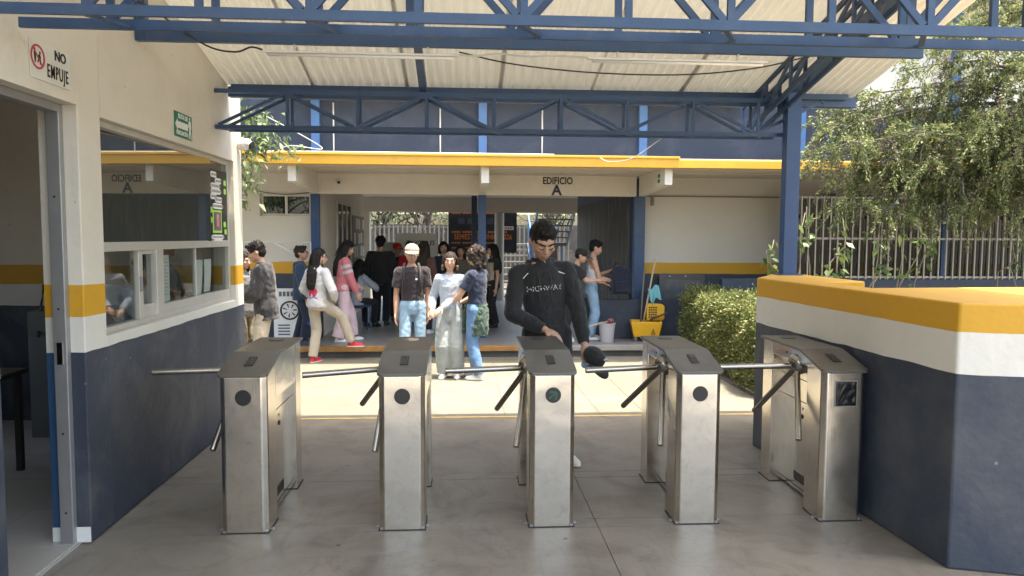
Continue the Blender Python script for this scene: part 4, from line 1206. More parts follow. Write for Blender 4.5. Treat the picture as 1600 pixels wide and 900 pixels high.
v3 = thing("voting_screen", "grey card screen beside the staircase, behind the black hoodie", "screen", (1.72, 15.0, FL))
M_card2 = pmat("card_grey", (0.30, 0.30, 0.29), 0.7)
MB().box((-0.22, 0, 0.70), (0.22, 0.012, 1.36)).build("front_panel", M_card2, v3)
MB().box((0.208, 0.013, 0.70), (0.22, 0.4, 1.36)).build("side_panel", M_card2, v3)
text("TU", 0.10, M_ink, v3, (0.0, -0.003, 1.14), FRONT, bold=0.003)
def folding_table(label, loc, hx, hy):
    t = thing("table", label, "table", loc)
    MB().box((-hx, -hy, 0.70), (hx, hy, 0.735)).build("top", pmat("table_beige", (0.30, 0.26, 0.21), 0.6), t, bevel=0.004)
    for sx in (-1, 1):
        for sy in (-1, 1):
            MB().tube([(sx * (hx - 0.05), sy * (hy - 0.05), 0), (sx * (hx - 0.05), sy * (hy - 0.05), 0.70)], 0.012).build("leg", M_alud, t)
    return t
folding_table("beige table in the hall under the tall white screen", (-0.84, 14.25, FL), 0.55, 0.32)
folding_table("low table carrying the smaller pale screen in the hall", (-1.42, 15.35, FL), 0.42, 0.28)
folding_table("table under the grey card screen beside the stairs", (1.72, 15.2, FL), 0.35, 0.28)
# lettered board leaning at the facade, steel frame
bd = thing("sign_board", "white printed board with round emblem standing by the cream wall", "board", (-2.52, 10.9, FL))
MB().box((-0.21, 0, 0.0), (0.21, 0.02, 0.78)).build("panel", M_paper, bd, bevel=0.003)
for q_ in range(5):
    MB().box((-0.13 + q_ * 0.055, -0.004, 0.665), (-0.092 + q_ * 0.055, -0.001, 0.735)).build("print_block", pmat("print_greyblue", (0.10, 0.11, 0.14), 0.7), bd)
for q_ in range(4):
    MB().box((-0.15, -0.004, 0.10 + q_ * 0.045), (0.02, -0.001, 0.12 + q_ * 0.045)).build("print_block", MATS["print_greyblue"], bd)
rg = MB()
for k in range(28):
    a0, a1 = 2 * math.pi * k / 28, 2 * math.pi * (k + 1) / 28
    rg.prism([(0.02 + r * math.cos(a), 0.46 + r * math.sin(a)) for r, a in ((0.115, a0), (0.14, a0), (0.14, a1), (0.115, a1))], -0.004, -0.001, 'y')
    if k % 4 == 0:
        rg.prism([(0.02 + r * math.cos(a), 0.46 + r * math.sin(a)) for r, a in ((0.04, a0), (0.10, a0), (0.10, a1), (0.04, a1))], -0.004, -0.001, 'y')
rg.build("emblem", M_ink, bd)
fr = thing("metal_goal", "thin white metal frame standing against the cream school wall", "frame", (-2.85, 11.1, FL))
for a, b in (((-0.7, 0, 1.45), (0.62, 0, 1.45)), ((-0.7, 0, 0), (-0.7, 0, 1.45)), ((0.62, 0, 0), (0.62, 0, 1.45)), ((0.1, 0, 1.44), (0.45, 0, 1.24)), ((0.45, 0, 1.24), (0.5, 0, 1.44))):
    MB().tube([a, b], 0.010, 8).build("bar", M_whitepaint, fr, smooth=True)

# ------------------------------------------------------------------ planter with railing, mop bucket, pails
pn = thing("raised_planter", "navy raised planter with short railing bars by the hall entrance", "planter", (2.75, 11.1, FL))
MB().box((-0.88, 0, 0), (2.4, 0.12, 0.60)).build("front_wall", M_planter and pmat("planter_navy", NAVY, 0.55, var=0.15, vscale=2.5, dirt=(0.16, 0.15, 0.14), dirt_amt=0.4), pn, bevel=0.008)
MB().box((-0.88, 0.12, 0), (-0.76, 0.32, 0.60)).build("side_wall", MATS["planter_navy"], pn)
MB().box((-0.76, 0.12, 0), (2.4, 0.33, 0.54)).build("soil", pmat("gravel_soil", (0.22, 0.18, 0.15), 0.95, var=0.4, vscale=30, bump=0.8), pn)
MB().box((-0.86, 0.05, 0.735), (2.38, 0.062, 0.745)).build("rail", M_navy, pn)
for k in range(27):
    MB().box((-0.85 + 0.12 * k, 0.052, 0.60), (-0.839 + 0.12 * k, 0.061, 0.80 + 0.02 * (k % 2))).build("bar", M_navy, pn)
pan = thing("leaning_tray", "dark grey rectangular metal panel leaning in the planter", "tray", (3.42, 11.24, 0.70))
pm = MB().prism([(-0.36, 0.0), (0.34, 0.0), (0.36, 0.40), (0.33, 0.43), (-0.33, 0.45), (-0.37, 0.42)], -0.015, 0.015, 'y').build("plate", pmat("panel_grey", (0.05, 0.048, 0.045), 0.5, var=0.3, vscale=6), pan, bevel=0.006)
MB().prism([(-0.29, 0.06), (0.27, 0.06), (0.28, 0.34), (-0.28, 0.36)], -0.020, -0.0155, 'y').build("inset", pmat("panel_inset", (0.075, 0.072, 0.068), 0.55, var=0.3, vscale=9), pm)
for dx in (-0.2, 0.05):
    o = MB().lathe([(0, 0.006), (0.012, 0.006), (0.012, 0)], 12).build("rivet", M_alud, pm); o.matrix_local = Matrix.Translation((dx, -0.0155, 0.405)) @ Matrix.Rotation(R(90), 4, 'X')
pan.rotation_euler = (R(-9), 0, 0)

mb = thing("mop_bucket", "yellow wheeled mop bucket with wringer in front of the navy planter", "bucket", (2.76, 10.86, FL), R(-8))
def tub(x0, x1, y0, y1, z0, z1, grow):
    m = MB()
    o = [(x0, y0), (x1, y0), (x1, y1), (x0, y1)]
    cx, cy = (x0 + x1) / 2, (y0 + y1) / 2
    f = lambda q, g: [((x - cx) * g + cx, (y - cy) * g + cy) for x, y in q]
    rings = [[(x, y, z0) for x, y in f(o, 1)], [(x, y, z1) for x, y in f(o, grow)], [(x, y, z1) for x, y in f(o, grow * 1.06)], [(x, y, z1 - 0.02) for x, y in f(o, grow * 1.06)], [(x, y, z1 - 0.02) for x, y in f(o, grow * 0.99)]]
    inner = [[(x, y, z1 + 0.0005) for x, y in f(o, grow * 0.94)], [(x, y, z0 + 0.03) for x, y in f(o, 0.92)]]
    vs = rings[0] + rings[1] + rings[2] + rings[3] + inner[0] + inner[1]
    fs = [(3, 2, 1, 0)]
    def q(a, b):
        for i in range(4):
            fs.append((a * 4 + i, a * 4 + (i + 1) % 4, b * 4 + (i + 1) % 4, b * 4 + i))
    q(0, 3); q(3, 2); q(2, 4); q(4, 5); fs.append((20, 21, 22, 23))
    return m.add(vs, fs)
tub(-0.20, 0.17, -0.13, 0.13, 0.07, 0.30, 1.16).build("tub", M_yplastic, mb, bevel=0.010, segs=3)
wr = MB().prism([(0.0, 0.30), (0.235, 0.30), (0.265, 0.33), (0.265, 0.52), (0.24, 0.545), (0.03, 0.56), (0.0, 0.53)], 0.02, 0.15, 'y').build("wringer", M_yplastic, mb, bevel=0.012, segs=3)
for i in range(4):
    for j in range(5):
        MB().box((0.03 + 0.032 * i, 0.013, 0.345 + 0.036 * j), (0.052 + 0.032 * i, 0.0195, 0.366 + 0.036 * j)).build("slot", M_dark, wr)
MB().tube([(0.05, -0.02, 0.32), (0.16, -0.04, 0.37), (0.30, -0.05, 0.43)], 0.014, 10).build("lever", pmat("lever_purple", (0.05, 0.035, 0.06), 0.5), mb, smooth=True)
for sx in (-0.17, 0.14):
    for sy in (-0.09, 0.09):
        w_ = MB().lathe([(0, -0.012), (0.032, -0.012), (0.035, 0), (0.032, 0.012), (0, 0.012)], 18).build("wheel", pmat("wheel_grey", (0.12, 0.12, 0.12), 0.6), mb)
        w_.matrix_local = Matrix.Translation((sx, sy, 0.036)) @ Matrix.Rotation(R(90), 4, 'X')
        MB().box((-0.012, -0.018, 0.0), (0.012, 0.018, 0.032)).build("fork", M_alud, mb).location = (sx, sy, 0.038)
wt = MB().prism([(0.05, 0.115), (0.115, 0.115), (0.0825, 0.205)], -0.151, -0.147, 'y').build("warning_triangle", M_ink, mb)
MB().prism([(0.063, 0.122), (0.102, 0.122), (0.0825, 0.178)], -0.1525, -0.1512, 'y').build("triangle_face", M_yplastic, wt)
MB().prism([(0.078, 0.126), (0.087, 0.126), (0.090, 0.150), (0.082, 0.162), (0.076, 0.148)], -0.1538, -0.1527, 'y').build("falling_figure", M_ink, wt)
mop = thing("mop", "mop with long pale wooden handle standing in the yellow bucket", "mop", (2.70, 10.85, FL + 0.10))
MB().tube([(-0.02, 0.0, 0.03), (0.20, 0.10, 1.13)], 0.0125, 10).build("handle", M_wood, mop, smooth=True)
MB().ell((-0.025, 0, 0.06), (0.07, 0.06, 0.05)).build("mop_head", pmat("mop_grey", (0.35, 0.33, 0.3), 0.9, bump=1, bscale=30), mop, smooth=True)
mop2 = thing("broom", "second grey-brown handle leaning in the yellow bucket", "broom", (2.66, 10.92, FL + 0.10))
MB().tube([(0.02, 0.02, 0.0), (0.10, 0.13, 0.99)], 0.012, 10).build("handle", pmat("grey_wood", (0.20, 0.17, 0.14), 0.7), mop2, smooth=True)
MB().box((-0.05, -0.02, -0.03), (0.09, 0.06, 0.03)).build("head", pmat("broom_grey", (0.2, 0.2, 0.2), 0.8), mop2, bevel=0.01)
vs, fs = [], []
for j in range(9):
    for i in range(9):
        u, v = i / 8 - 0.5, j / 8
        vs.append((0.16 * u + 0.05 * v, 0.03 * math.sin(7 * u + 2 * v) - 0.02, -0.17 * v + 0.035 * math.sin(5 * u) + 0.03 * math.cos(9 * u * v)))
for j in range(8):
    for i in range(8):
        a = j * 9 + i
        fs.append((a, a + 1, a + 10, a + 9))
cl = MB().add(vs, fs).build("cleaning_cloth", pmat("cloth_blue", (0.16, 0.42, 0.46), 0.9), None, smooth=True)
cl.modifiers.new("t", 'SOLIDIFY').thickness = 0.004
cl.location = (2.855, 10.90, 0.93)
tag(cl, "light blue cleaning cloth hanging on the mop handle", "cloth")
pail = thing("pail", "grey plastic pail next to the yellow mop bucket", "bucket", (2.14, 10.76, FL))
smooth_by_angle(MB().lathe([(0, 0.003), (0.095, 0.0), (0.122, 0.265), (0.130, 0.268), (0.130, 0.285), (0.117, 0.285), (0.090, 0.02), (0, 0.02)], 28).build("tub", M_gplastic, pail))
brm = thing("mop", "pale handled mop with red head lying across the grey pail", "mop", (2.14, 10.76, FL + 0.25))
MB().tube([(-0.34, -0.10, -0.02), (0.03, -0.0, 0.055)], 0.011, 10).build("handle", M_wood, brm, smooth=True)
MB().ell((0.055, 0, 0.06), (0.05, 0.05, 0.04)).ell((0.03, 0.02, 0.045), (0.05, 0.05, 0.03)).build("mop_head", pmat("mop_redgrey", (0.28, 0.08, 0.08), 0.9, var=0.5, vscale=30, bump=1, bscale=30), brm, smooth=True)

# ------------------------------------------------------------------ right wing: barred fence over navy base
nw = box("fence_base_wall", (3.6, 10.02, 0.0), (13, 10.16, 1.13), M_navywall)
tag(nw, "low navy wall under the barred fence behind the tree", "wall")
bar_fence("barred_fence", "pale barred fence on the navy wall behind the hanging tree", 4.55, 9.6, 10.05, 1.131, 2.28, 0.106, M_fencewhite, (1.16, 1.70, 2.27), 0.008, (6.83,))
slt = thing("slatted_screen", "grey brown vertical slatted screen in the shade behind the barred fence", "screen", (4.9, 10.95, 0))
M_slat = pmat("slat_brown", (0.075, 0.064, 0.052), 0.8, var=0.25, vscale=5)
sme = MB().box((0, 0, 0.1), (0.085, 0.02, 2.35)).mesh("slat"); sme.materials.append(M_slat)
for k in range(46):
    o = link("slat", sme, None, slt); o.location = (0.115 * k, random.uniform(0, 0.02), random.uniform(-0.04, 0.04))
MB().box((0, 0.045, 1.0), (5.4, 0.07, 1.06)).build("rail", M_slat, slt)
MB().box((0, 0.045, 2.0), (5.4, 0.07, 2.06)).build("rail", M_slat, slt)
# ------------------------------------------------------------------ people
DEFER = []
CLOUD = bpy.data.textures.new("fold_clouds", 'CLOUDS')
CLOUD.noise_scale = 0.085
CLOUD.noise_depth = 3
CLOUD.noise_type = 'HARD_NOISE'
HAIRTEX = bpy.data.textures.new("hair_clouds", 'CLOUDS')
HAIRTEX.noise_scale = 0.022
HAIRTEX.noise_depth = 1
def organic(name, mb, mat, parent, vox=0.010, sm=3, disp=0.0, tex=None):
    """overlapping shapes fused into one continuous surface"""
    o = mb.build(name, mat, parent)
    r = o.modifiers.new("fuse", 'REMESH'); r.mode = 'VOXEL'; r.voxel_size = vox; r.use_smooth_shade = True
    if sm:
        s = o.modifiers.new("smooth", 'SMOOTH'); s.factor = 0.5; s.iterations = sm
    if disp:
        d = o.modifiers.new("folds", 'DISPLACE'); d.texture = tex or CLOUD; d.strength = disp; d.mid_level = 0.5; d.texture_coords = 'LOCAL'
    DEFER.append(o)
    return o
def bake_organic():
    dg = bpy.context.evaluated_depsgraph_get()
    new = [(o, bpy.data.meshes.new_from_object(o.evaluated_get(dg))) for o in DEFER]
    for o, me in new:
        mats = [m for m in o.data.materials]
        o.modifiers.clear()
        o.data = me
        if not me.materials:
            for m in mats:
                me.materials.append(m)
        me.shade_smooth()
    DEFER.clear()
def cloth(name, c, rough=0.85, var=0.10):
    return pmat(name, c, rough, var=var, vscale=9, bump=0.35, bscale=16, spec=0.25, sheen=0.15)
def skin_mat(name, c):
    m = pmat(name, c, 0.52, var=0.07, vscale=14)
    m.node_tree.nodes["Principled BSDF"].inputs["Subsurface Weight"].default_value = 0.06
    m.node_tree.nodes["Principled BSDF"].inputs["Subsurface Radius"].default_value = (0.01, 0.004, 0.002)
    return m
def hair_mat(name, c):
    return pmat(name, c, 0.6, var=0.45, vscale=30, stretch=(1.5, 1.5, 0.15), bump=0.6, bscale=60, spec=0.2)
SK1 = skin_mat("skin_tan", (0.40, 0.23, 0.155))
SK2 = skin_mat("skin_light", (0.50, 0.29, 0.20))
SK3 = skin_mat("skin_brown", (0.26, 0.135, 0.085))
HB = hair_mat("hair_black", (0.012, 0.010, 0.009))
HD = hair_mat("hair_dark_brown", (0.026, 0.018, 0.013))
HT = hair_mat("hair_tipped", (0.13, 0.075, 0.04))
M_eyew = pmat("eye_white", (0.33, 0.31, 0.29), 0.4)
M_iris = pmat("eye_dark", (0.012, 0.008, 0.006), 0.2)
LIPS = pmat("lips", (0.30, 0.12, 0.10), 0.5)

def ik(a, t, l1, l2, hint):
    a, t, hint = Vector(a), Vector(t), Vector(hint)
    d = t - a
    L = min(d.length, (l1 + l2) * 0.995)
    d = d.normalized()
    t = a + d * L
    x = (l1 * l1 - l2 * l2 + L * L) / (2 * L)
    hh = math.sqrt(max(0.0, l1 * l1 - x * x))
    p = hint - d * hint.dot(d)
    p = p.normalized() if p.length > 1e-6 else Vector((0, 1, 0))
    return a + d * x + p * hh, t

def person(label, loc, rz, h, pose=None, wear=None, vox=0.010):
    P = dict(lean=0, side=0, head=(0, 0, 0), pel=(0, 0, 0), rh=(-0.135, -0.02, 0.425), lh=(0.135, -0.02, 0.425), rf=(-0.055, 0, 0), lf=(0.055, 0, 0),
             re=(-0.5, 1, 0), le=(0.5, 1, 0), rk=(-0.1, -1, 0), lk=(0.1, -1, 0), rfa=0, lfa=0, build=1.0, curl=0.5)
    P.update(pose or {})
    W = dict(skin=SK1, top='tee', topm=None, hem=-0.065, ease=0.016, sleeve=None, botm=None, wide=1.0, shoem=None, hair='short', hairm=HB, cap=None, face=True)
    W.update(wear or {})
    root = thing("person", label, "person", loc, rz, W.get("group"))
    V = Vector
    fem = W.get('fem', False)
    bw_ = P['build']
    S = lambda v: V(v) * h
    pel = V((0, 0, 0.53)) + V(P['pel'])
    Rt = Matrix.Rotation(R(P['side']), 3, 'Y') @ Matrix.Rotation(R(P['lean']), 3, 'X')
    xd, yd, up = Rt @ V((1, 0, 0)), Rt @ V((0, 1, 0)), Rt @ V((0, 0, 1))
    T = lambda x, y, t: pel + xd * x + yd * y + up * t
    shx = (0.088 if fem else 0.100) * bw_
    sh = {-1: T(-shx, 0.004, 0.260), 1: T(shx, 0.004, 0.260)}
    hip = {s: pel + V((s * 0.048, 0, -0.01)) for s in (-1, 1)}
    hand, elbow, knee, ank = {}, {}, {}, {}
    for s, k in ((-1, 'r'), (1, 'l')):
        elbow[s], hand[s] = ik(sh[s], P[k + 'h'], 0.172, 0.152, P[k + 'e'])
        f = V(P[k + 'f'])
        knee[s], ank[s] = ik(hip[s], f + V((0, 0.012, 0.045)), 0.245, 0.24, P[k + 'k'])
    # head frame
    hy, hp, hr = P['head']
    neck0, neck1 = T(0, 0.006, 0.292), T(0, 0.0, 0.336)
    Rh = Rt @ Matrix.Rotation(R(hy), 3, 'Z') @ Matrix.Rotation(R(hp), 3, 'X') @ Matrix.Rotation(R(hr), 3, 'Y')
    hs = P.get('hs', 1.07)
    hh = h * hs
    hc = neck1 + Rh @ V((0, -0.006, 0.060 * hs))
    HP = lambda p: hc + Rh @ (V(p) * hs)
    # ---- body
    b = MB()
    prof = [(-0.075, .070, .050), (-0.02, .086, .060), (.05, .074, .052), (.10, .072, .050), (.16, .082, .055), (.22, .086, .056), (.262, .072, .046), (.295, .046, .036), (.32, .028, .030)]
    if fem:
        prof = [(-0.075, .072, .052), (-0.02, .090, .062), (.05, .068, .050), (.10, .064, .048), (.16, .074, .056), (.20, .076, .060), (.262, .063, .044), (.295, .040, .034), (.32, .025, .028)]
    b.loft([(S(T(0, 0, t)), w * h * bw_, d * h * bw_, xd, yd) for t, w, d in prof])
    b.cap(S(neck0), .030 * h, S(neck1 + Rh @ V((0, 0, 0.015))), .027 * h)
    b.ell(S(HP((0, 0.006, 0.010))), V((.0470, .054, .055)) * hh, Rh)
    b.ell(S(HP((0, -0.010, -0.018))), V((.0405, .044, .046)) * hh, Rh)
    b.ell(S(HP((0, -0.030, -0.044))), V((.020, .020, .018)) * hh, Rh)
    b.ell(S(HP((0, -0.040, 0.014))), V((.030, .013, .010)) * hh, Rh)
    b.cap(S(HP((0, -0.052, 0.002))), .0052 * hh, S(HP((0, -0.060, -0.016))), .0078 * hh, 10)
    b.ell(S(HP((0, -0.050, -0.034))), V((.014, .007, .008)) * hh, Rh, 10, 7)
    for s in (-1, 1):
        b.ell(S(HP((s * 0.046, 0.006, -0.004))), V((.007, .011, .017)) * hh, Rh, 10, 7)
        b.ell(S(HP((s * 0.024, -0.040, -0.012))), V((.012, .012, .012)) * hh, Rh, 10, 7)
        # arm
        b.cap(S(sh[s]), .031 * h * bw_, S(elbow[s]), .0225 * h * bw_)
        d = (hand[s] - elbow[s]).normalized()
        b.cap(S(elbow[s] + d * 0.02), .0225 * h * bw_, S(elbow[s] + d * 0.06), .0215 * h * bw_)
        b.cap(S(elbow[s] + d * 0.06), .0215 * h * bw_, S(hand[s]), .0148 * h)
        # hand: palm, four fingers, thumb
        n = V((-s, -0.25, 0.0))
        pn_ = P.get('rn' if s < 0 else 'ln')
        if pn_ is not None:
            n = V(pn_)
        n = n - d * n.dot(d)
        n = n.normalized() if n.length > 1e-3 else V((0, 0, 1))
        sd = d.cross(n)
        if sd.dot(V((0, -1, 0.4))) < 0:
            sd = -sd                                # thumb side
        Mh = Matrix((sd, n, d)).transposed()
        b.ell(S(hand[s] + d * 0.032), V((.0235, .0115, .034)) * h, Mh, 12, 8)
        cu = P['curl']
        for k in range(4):
            base = hand[s] + d * (0.052 if k in (1, 2) else 0.047) + sd * (0.017 - 0.0115 * k)
            ln = (0.019, 0.022, 0.0205, 0.0165)[k]
            d1 = (d + n * cu * 0.5).normalized()
            d2 = (d + n * cu * 1.3).normalized()
            d3 = (d + n * cu * 2.2).normalized()
            p1 = base + d1 * ln
            p2 = p1 + d2 * ln * 0.75
            p3 = p2 + d3 * ln * 0.6
            b.cap(S(base), .0058 * h, S(p1), .0054 * h, 8).cap(S(p1), .0054 * h, S(p2), .005 * h, 8).cap(S(p2), .005 * h, S(p3), .0045 * h, 8)
        tb_ = hand[s] + d * 0.014 + sd * 0.018
        t1 = tb_ + (sd * 0.75 + d * 0.75 + n * 0.3).normalized() * 0.022
        t2 = t1 + (sd * 0.25 + d + n * 0.4).normalized() * 0.020
        b.cap(S(tb_), .0075 * h, S(t1), .0062 * h, 8).cap(S(t1), .0062 * h, S(t2), .0052 * h, 8)
        # leg
        b.cap(S(hip[s]), .044 * h * bw_, S(knee[s]), .029 * h).cap(S(knee[s]), .029 * h, S(knee[s].lerp(ank[s], 0.35)), .028 * h).cap(S(knee[s].lerp(ank[s], 0.35)), .028 * h, S(ank[s]), .018 * h)
        b.cap(S(ank[s]), .018 * h, S(V(P['rf' if s < 0 else 'lf']) + V((0, -0.05, 0.02))), .012 * h)
    organic("body", b, W['skin'], root, vox, 2)
    # ---- face details
    if W['face']:
        for s in (-1, 1):
            if W.get('lids'):
                MB().tube([S(HP((s * 0.0095, -0.0530, -0.0035))), S(HP((s * 0.0185, -0.0535, -0.0060))), S(HP((s * 0.0285, -0.0470, -0.0025)))], .0016 * hh, 6).build("eyelash", HB, root, smooth=True)
                MB().tube([S(HP((s * 0.0065, -0.0560, 0.0105))), S(HP((s * 0.0185, -0.0560, 0.0165))), S(HP((s * 0.0315, -0.0470, 0.0165)))], .0027 * hh, 6).build("eyebrow", HB, root, smooth=True)
                continue
            e = MB().ell(S(HP((s * 0.0185, -0.0495, 0.001))), V((.0078, .0040, .0027)) * hh, Rh, 10, 6).build("eye", M_eyew, root, smooth=True)
            MB().ell(S(HP((s * 0.0185, -0.0530, 0.001))), V((.0034, .0016, .0034)) * hh, Rh, 10, 6).build("iris", M_iris, e, smooth=True)
            MB().tube([S(HP((s * 0.0085, -0.0555, 0.0150))), S(HP((s * 0.0185, -0.0545, 0.0185))), S(HP((s * 0.0295, -0.0480, 0.0150)))], .0026 * hh, 6).build("eyebrow", HB, root, smooth=True)
        MB().ell(S(HP((0, -0.0555, -0.0325))), V((.0125, .0040, .0030)) * hh, Rh, 12, 6).ell(S(HP((0, -0.0550, -0.0375))), V((.0105, .0040, .0030)) * hh, Rh, 12, 6).build("lips", LIPS, root, smooth=True)
        if W.get('glasses'):
            gm = MB()
            for s in (-1, 1):
                ring_ = [S(HP((s * 0.0195 + 0.0135 * math.cos(2 * math.pi * k / 14), -0.0615, 0.001 + 0.0115 * math.sin(2 * math.pi * k / 14)))) for k in range(15)]
                gm.tube(ring_, .0014 * h, 6)
                gm.tube([S(HP((s * 0.033, -0.0605, 0.004))), S(HP((s * 0.048, 0.0, 0.006)))], .0013 * hh, 6)
            gm.tube([S(HP((-0.006, -0.0625, 0.003))), S(HP((0.006, -0.0625, 0.003)))], .0013 * hh, 6)
            gm.build("glasses", pmat("glasses_frame", (0.10, 0.05, 0.05), 0.3), root, smooth=True)
    # ---- trousers
    wd = W['wide']
    if W['botm']:
        q = MB()
        e = 0.012
        q.loft([(S(T(0, 0, t)), (w + e) * h * bw_, (d + e) * h * bw_, xd, yd) for t, w, d in [(-0.07, .078, .056), (-0.03, .088, .062), (.01, .086, .060), (.045, .076, .053)]])
        for s in (-1, 1):
            q.cap(S(hip[s] + V((s * 0.004, 0, 0.01))), .056 * h * bw_, S(knee[s]), (.040 + .010 * (wd - 1)) * h * wd ** 0.5)
            kd = (ank[s] - knee[s])
            an = knee[s] + kd * (0.99 if not W.get('crop') else 0.88)
            ax_ = kd.normalized()
            xx = V((1, 0, 0)) - ax_ * ax_.x
            xx = xx.normalized()
            yy = ax_.cross(xx)
            r0, r1 = (.040 + .010 * (wd - 1)) * h * wd ** 0.5, .034 * h * wd
            q.loft([(S(knee[s].lerp(an, t)), r0 + (r1 - r0) * t, (r0 + (r1 - r0) * t) * 1.08, xx, yy) for t in (0, 0.33, 0.66, 1.0)], 18)
        organic("trousers", q, W['botm'], root, max(vox, 0.010), 2, 0.010)
    # ---- shoes
    if W['shoem']:
        for s, k in ((-1, 'r'), (1, 'l')):
            f = V(P[k + 'f'])
            yaw = Matrix.Rotation(R(P[k + 'fa'] + s * 8), 3, 'Z')
            F = lambda p: S(f + yaw @ V(p))
            q = MB()
            q.cap(F((0, 0.022, 0.020)), .020 * h, F((0, -0.030, 0.022)), .0215 * h).cap(F((0, -0.030, 0.020)), .0225 * h, F((0, -0.085, 0.013)), .017 * h).cap(F((0, 0.020, 0.030)), .020 * h, F((0, 0.012, 0.050)), .020 * h)
            q.loft([(F((0, -0.030, z)), .0265 * h, .078 * h, yaw @ V((1, 0, 0)), yaw @ V((0, 1, 0))) for z in (0.0012, 0.013)], 20)
            organic("shoe", q, W['shoem'], root, 0.008, 1)
            if W.get('solem'):
                MB().loft([(F((0, -0.030, z)), .0285 * h, .081 * h, yaw @ V((1, 0, 0)), yaw @ V((0, 1, 0))) for z in (0.0006, 0.0085)], 24).build("sole", W['solem'], root)
    # ---- top
    top, tm = W['top'], W['topm']
    if tm:
        q = MB()
        e = W['ease']
        tp = [(t, w, d) for t, w, d in prof if t > W['hem'] + 0.01 and t < 0.285]
        w0 = np.interp(W['hem'], [p[0] for p in prof], [p[1] for p in prof])
        d0 = np.interp(W['hem'], [p[0] for p in prof], [p[2] for p in prof])
        tp = [(W['hem'], max(w0, .080), max(d0, .056))] + [(t, max(w, .074 if not fem else .068), max(d, .052)) for t, w, d in tp] + [(.287, .056, .040), (.303, .036, .034)]
        if top == 'tank':
            tp = [p for p in tp if p[0] < 0.22] + [(.235, .060, .050), (.25, .05, .045)]
        q.loft([(S(T(0, 0.002, t)), (w + e * (0.4 if t > 0.28 else 1)) * h * bw_, (d + e * (0.4 if t > 0.28 else 1)) * h * bw_, xd, yd) for t, w, d in tp])
        slv = W['sleeve'] if W['sleeve'] is not None else (0.62 if top == 'tee' else 2.0)
        er = e * 0.75
        if top == 'tank':
            for s in (-1, 1):
                q.cap(S(T(s * 0.05, -0.040, 0.20)), .016 * h, S(T(s * 0.052, 0.0, 0.29)), .012 * h).cap(S(T(s * 0.052, 0.0, 0.29)), .012 * h, S(T(s * 0.05, 0.045, 0.20)), .014 * h)
        else:
            for s in (-1, 1):
                q.cap(S(T(s * 0.035, 0.006, 0.278)), .028 * h * bw_, S(sh[s]), (.031 + er) * h * bw_)
                if slv <= 1:
                    m = sh[s].lerp(elbow[s], slv)
                    dd = (elbow[s] - sh[s]).normalized()
                    q.cap(S(sh[s]), (.031 + er) * h * bw_, S(sh[s].lerp(elbow[s], slv * 0.6)), (.031 + er) * h * bw_)
                    xx = dd.orthogonal().normalized(); yy = dd.cross(xx)
                    q.loft([(S(sh[s].lerp(elbow[s], t)), (.032 + er) * h * bw_, (.032 + er) * h * bw_, xx, yy) for t in (slv * 0.4, slv)], 16)
                else:
                    q.cap(S(sh[s]), (.031 + er) * h * bw_, S(elbow[s]), (.026 + er) * h * bw_)
                    wr = elbow[s].lerp(hand[s], 0.97 if slv >= 2 else slv - 1)
                    q.cap(S(elbow[s]), (.026 + er) * h * bw_, S(elbow[s].lerp(wr, 0.75)), (.021 + er) * h * bw_)
                    dd = (wr - elbow[s]).normalized()
                    xx = dd.orthogonal().normalized(); yy = dd.cross(xx)
                    q.loft([(S(elbow[s].lerp(wr, t)), (.0185 + er * 0.7) * h, (.0185 + er * 0.7) * h, xx, yy) for t in (0.6, 1.0)], 16)
        if top == 'hoodie':
            q.loft([(S(T(0, 0.006, t)), r_ * h, r_ * h, xd, yd) for t, r_ in ((.28, .050), (.305, .044), (.324, .040))], 18)
            q.cap(S(T(-0.035, 0.035, 0.292)), .026 * h, S(T(0.035, 0.035, 0.292)), .026 * h)
            q.ell(S(T(0, 0.055, 0.268)), V((.062, .030, .050)) * h, Rt)
            for s in (-1, 1):
                q.cap(S(T(s * 0.046, 0.02, 0.296)), .021 * h, S(T(s * 0.018, -0.040, 0.262)), .013 * h)
        if top == 'shirt':
            for s in (-1, 1):
                q.cap(S(T(s * 0.034, 0.015, 0.306)), .010 * h, S(T(s * 0.012, -0.043, 0.275)), .008 * h)
        to = organic({"tee": "t_shirt", "hoodie": "hooded_top", "shirt": "shirt", "tank": "tank_top", "sweater": "sweater", "jacket": "jacket"}[top], q, tm, root, vox, 2, 0.008 if top == 'tank' else 0.017)
        root["top_part"] = 1
        root_top = to
    else:
        root_top = None
    # ---- hair, cap
    hm = W['hairm']
    hk = W['hair']
    if hk:
        q = MB()
        rnd = random.Random(int(loc[0] * 1000 + loc[1] * 77))
        if hk != 'curly' and W['cap']:
            q.ell(S(HP((0, 0.012, -0.004))), V((.0470, .0500, .0380)) * hh, Rh)
        elif hk != 'curly':
            q.ell(S(HP((0, 0.011, 0.019))), V((.0505, .0580, .0530)) * hh, Rh)
            q.ell(S(HP((0, 0.026, -0.006))), V((.0450, .0400, .0440)) * hh, Rh)
        if hk == 'short' and not W['cap']:
            q.ell(S(HP((0.004, -0.022, 0.050))), V((.038, .030, .020)) * hh, Rh)
        if hk == 'tuft':
            for k in range(16):
                a = rnd.uniform(0, 6.28)
                q.ell(S(HP((0.034 * math.cos(a), 0.002 + 0.040 * math.sin(a), 0.050 + rnd.uniform(-0.006, 0.012)))), V((.017, .017, .014)) * hh, None, 8, 6)
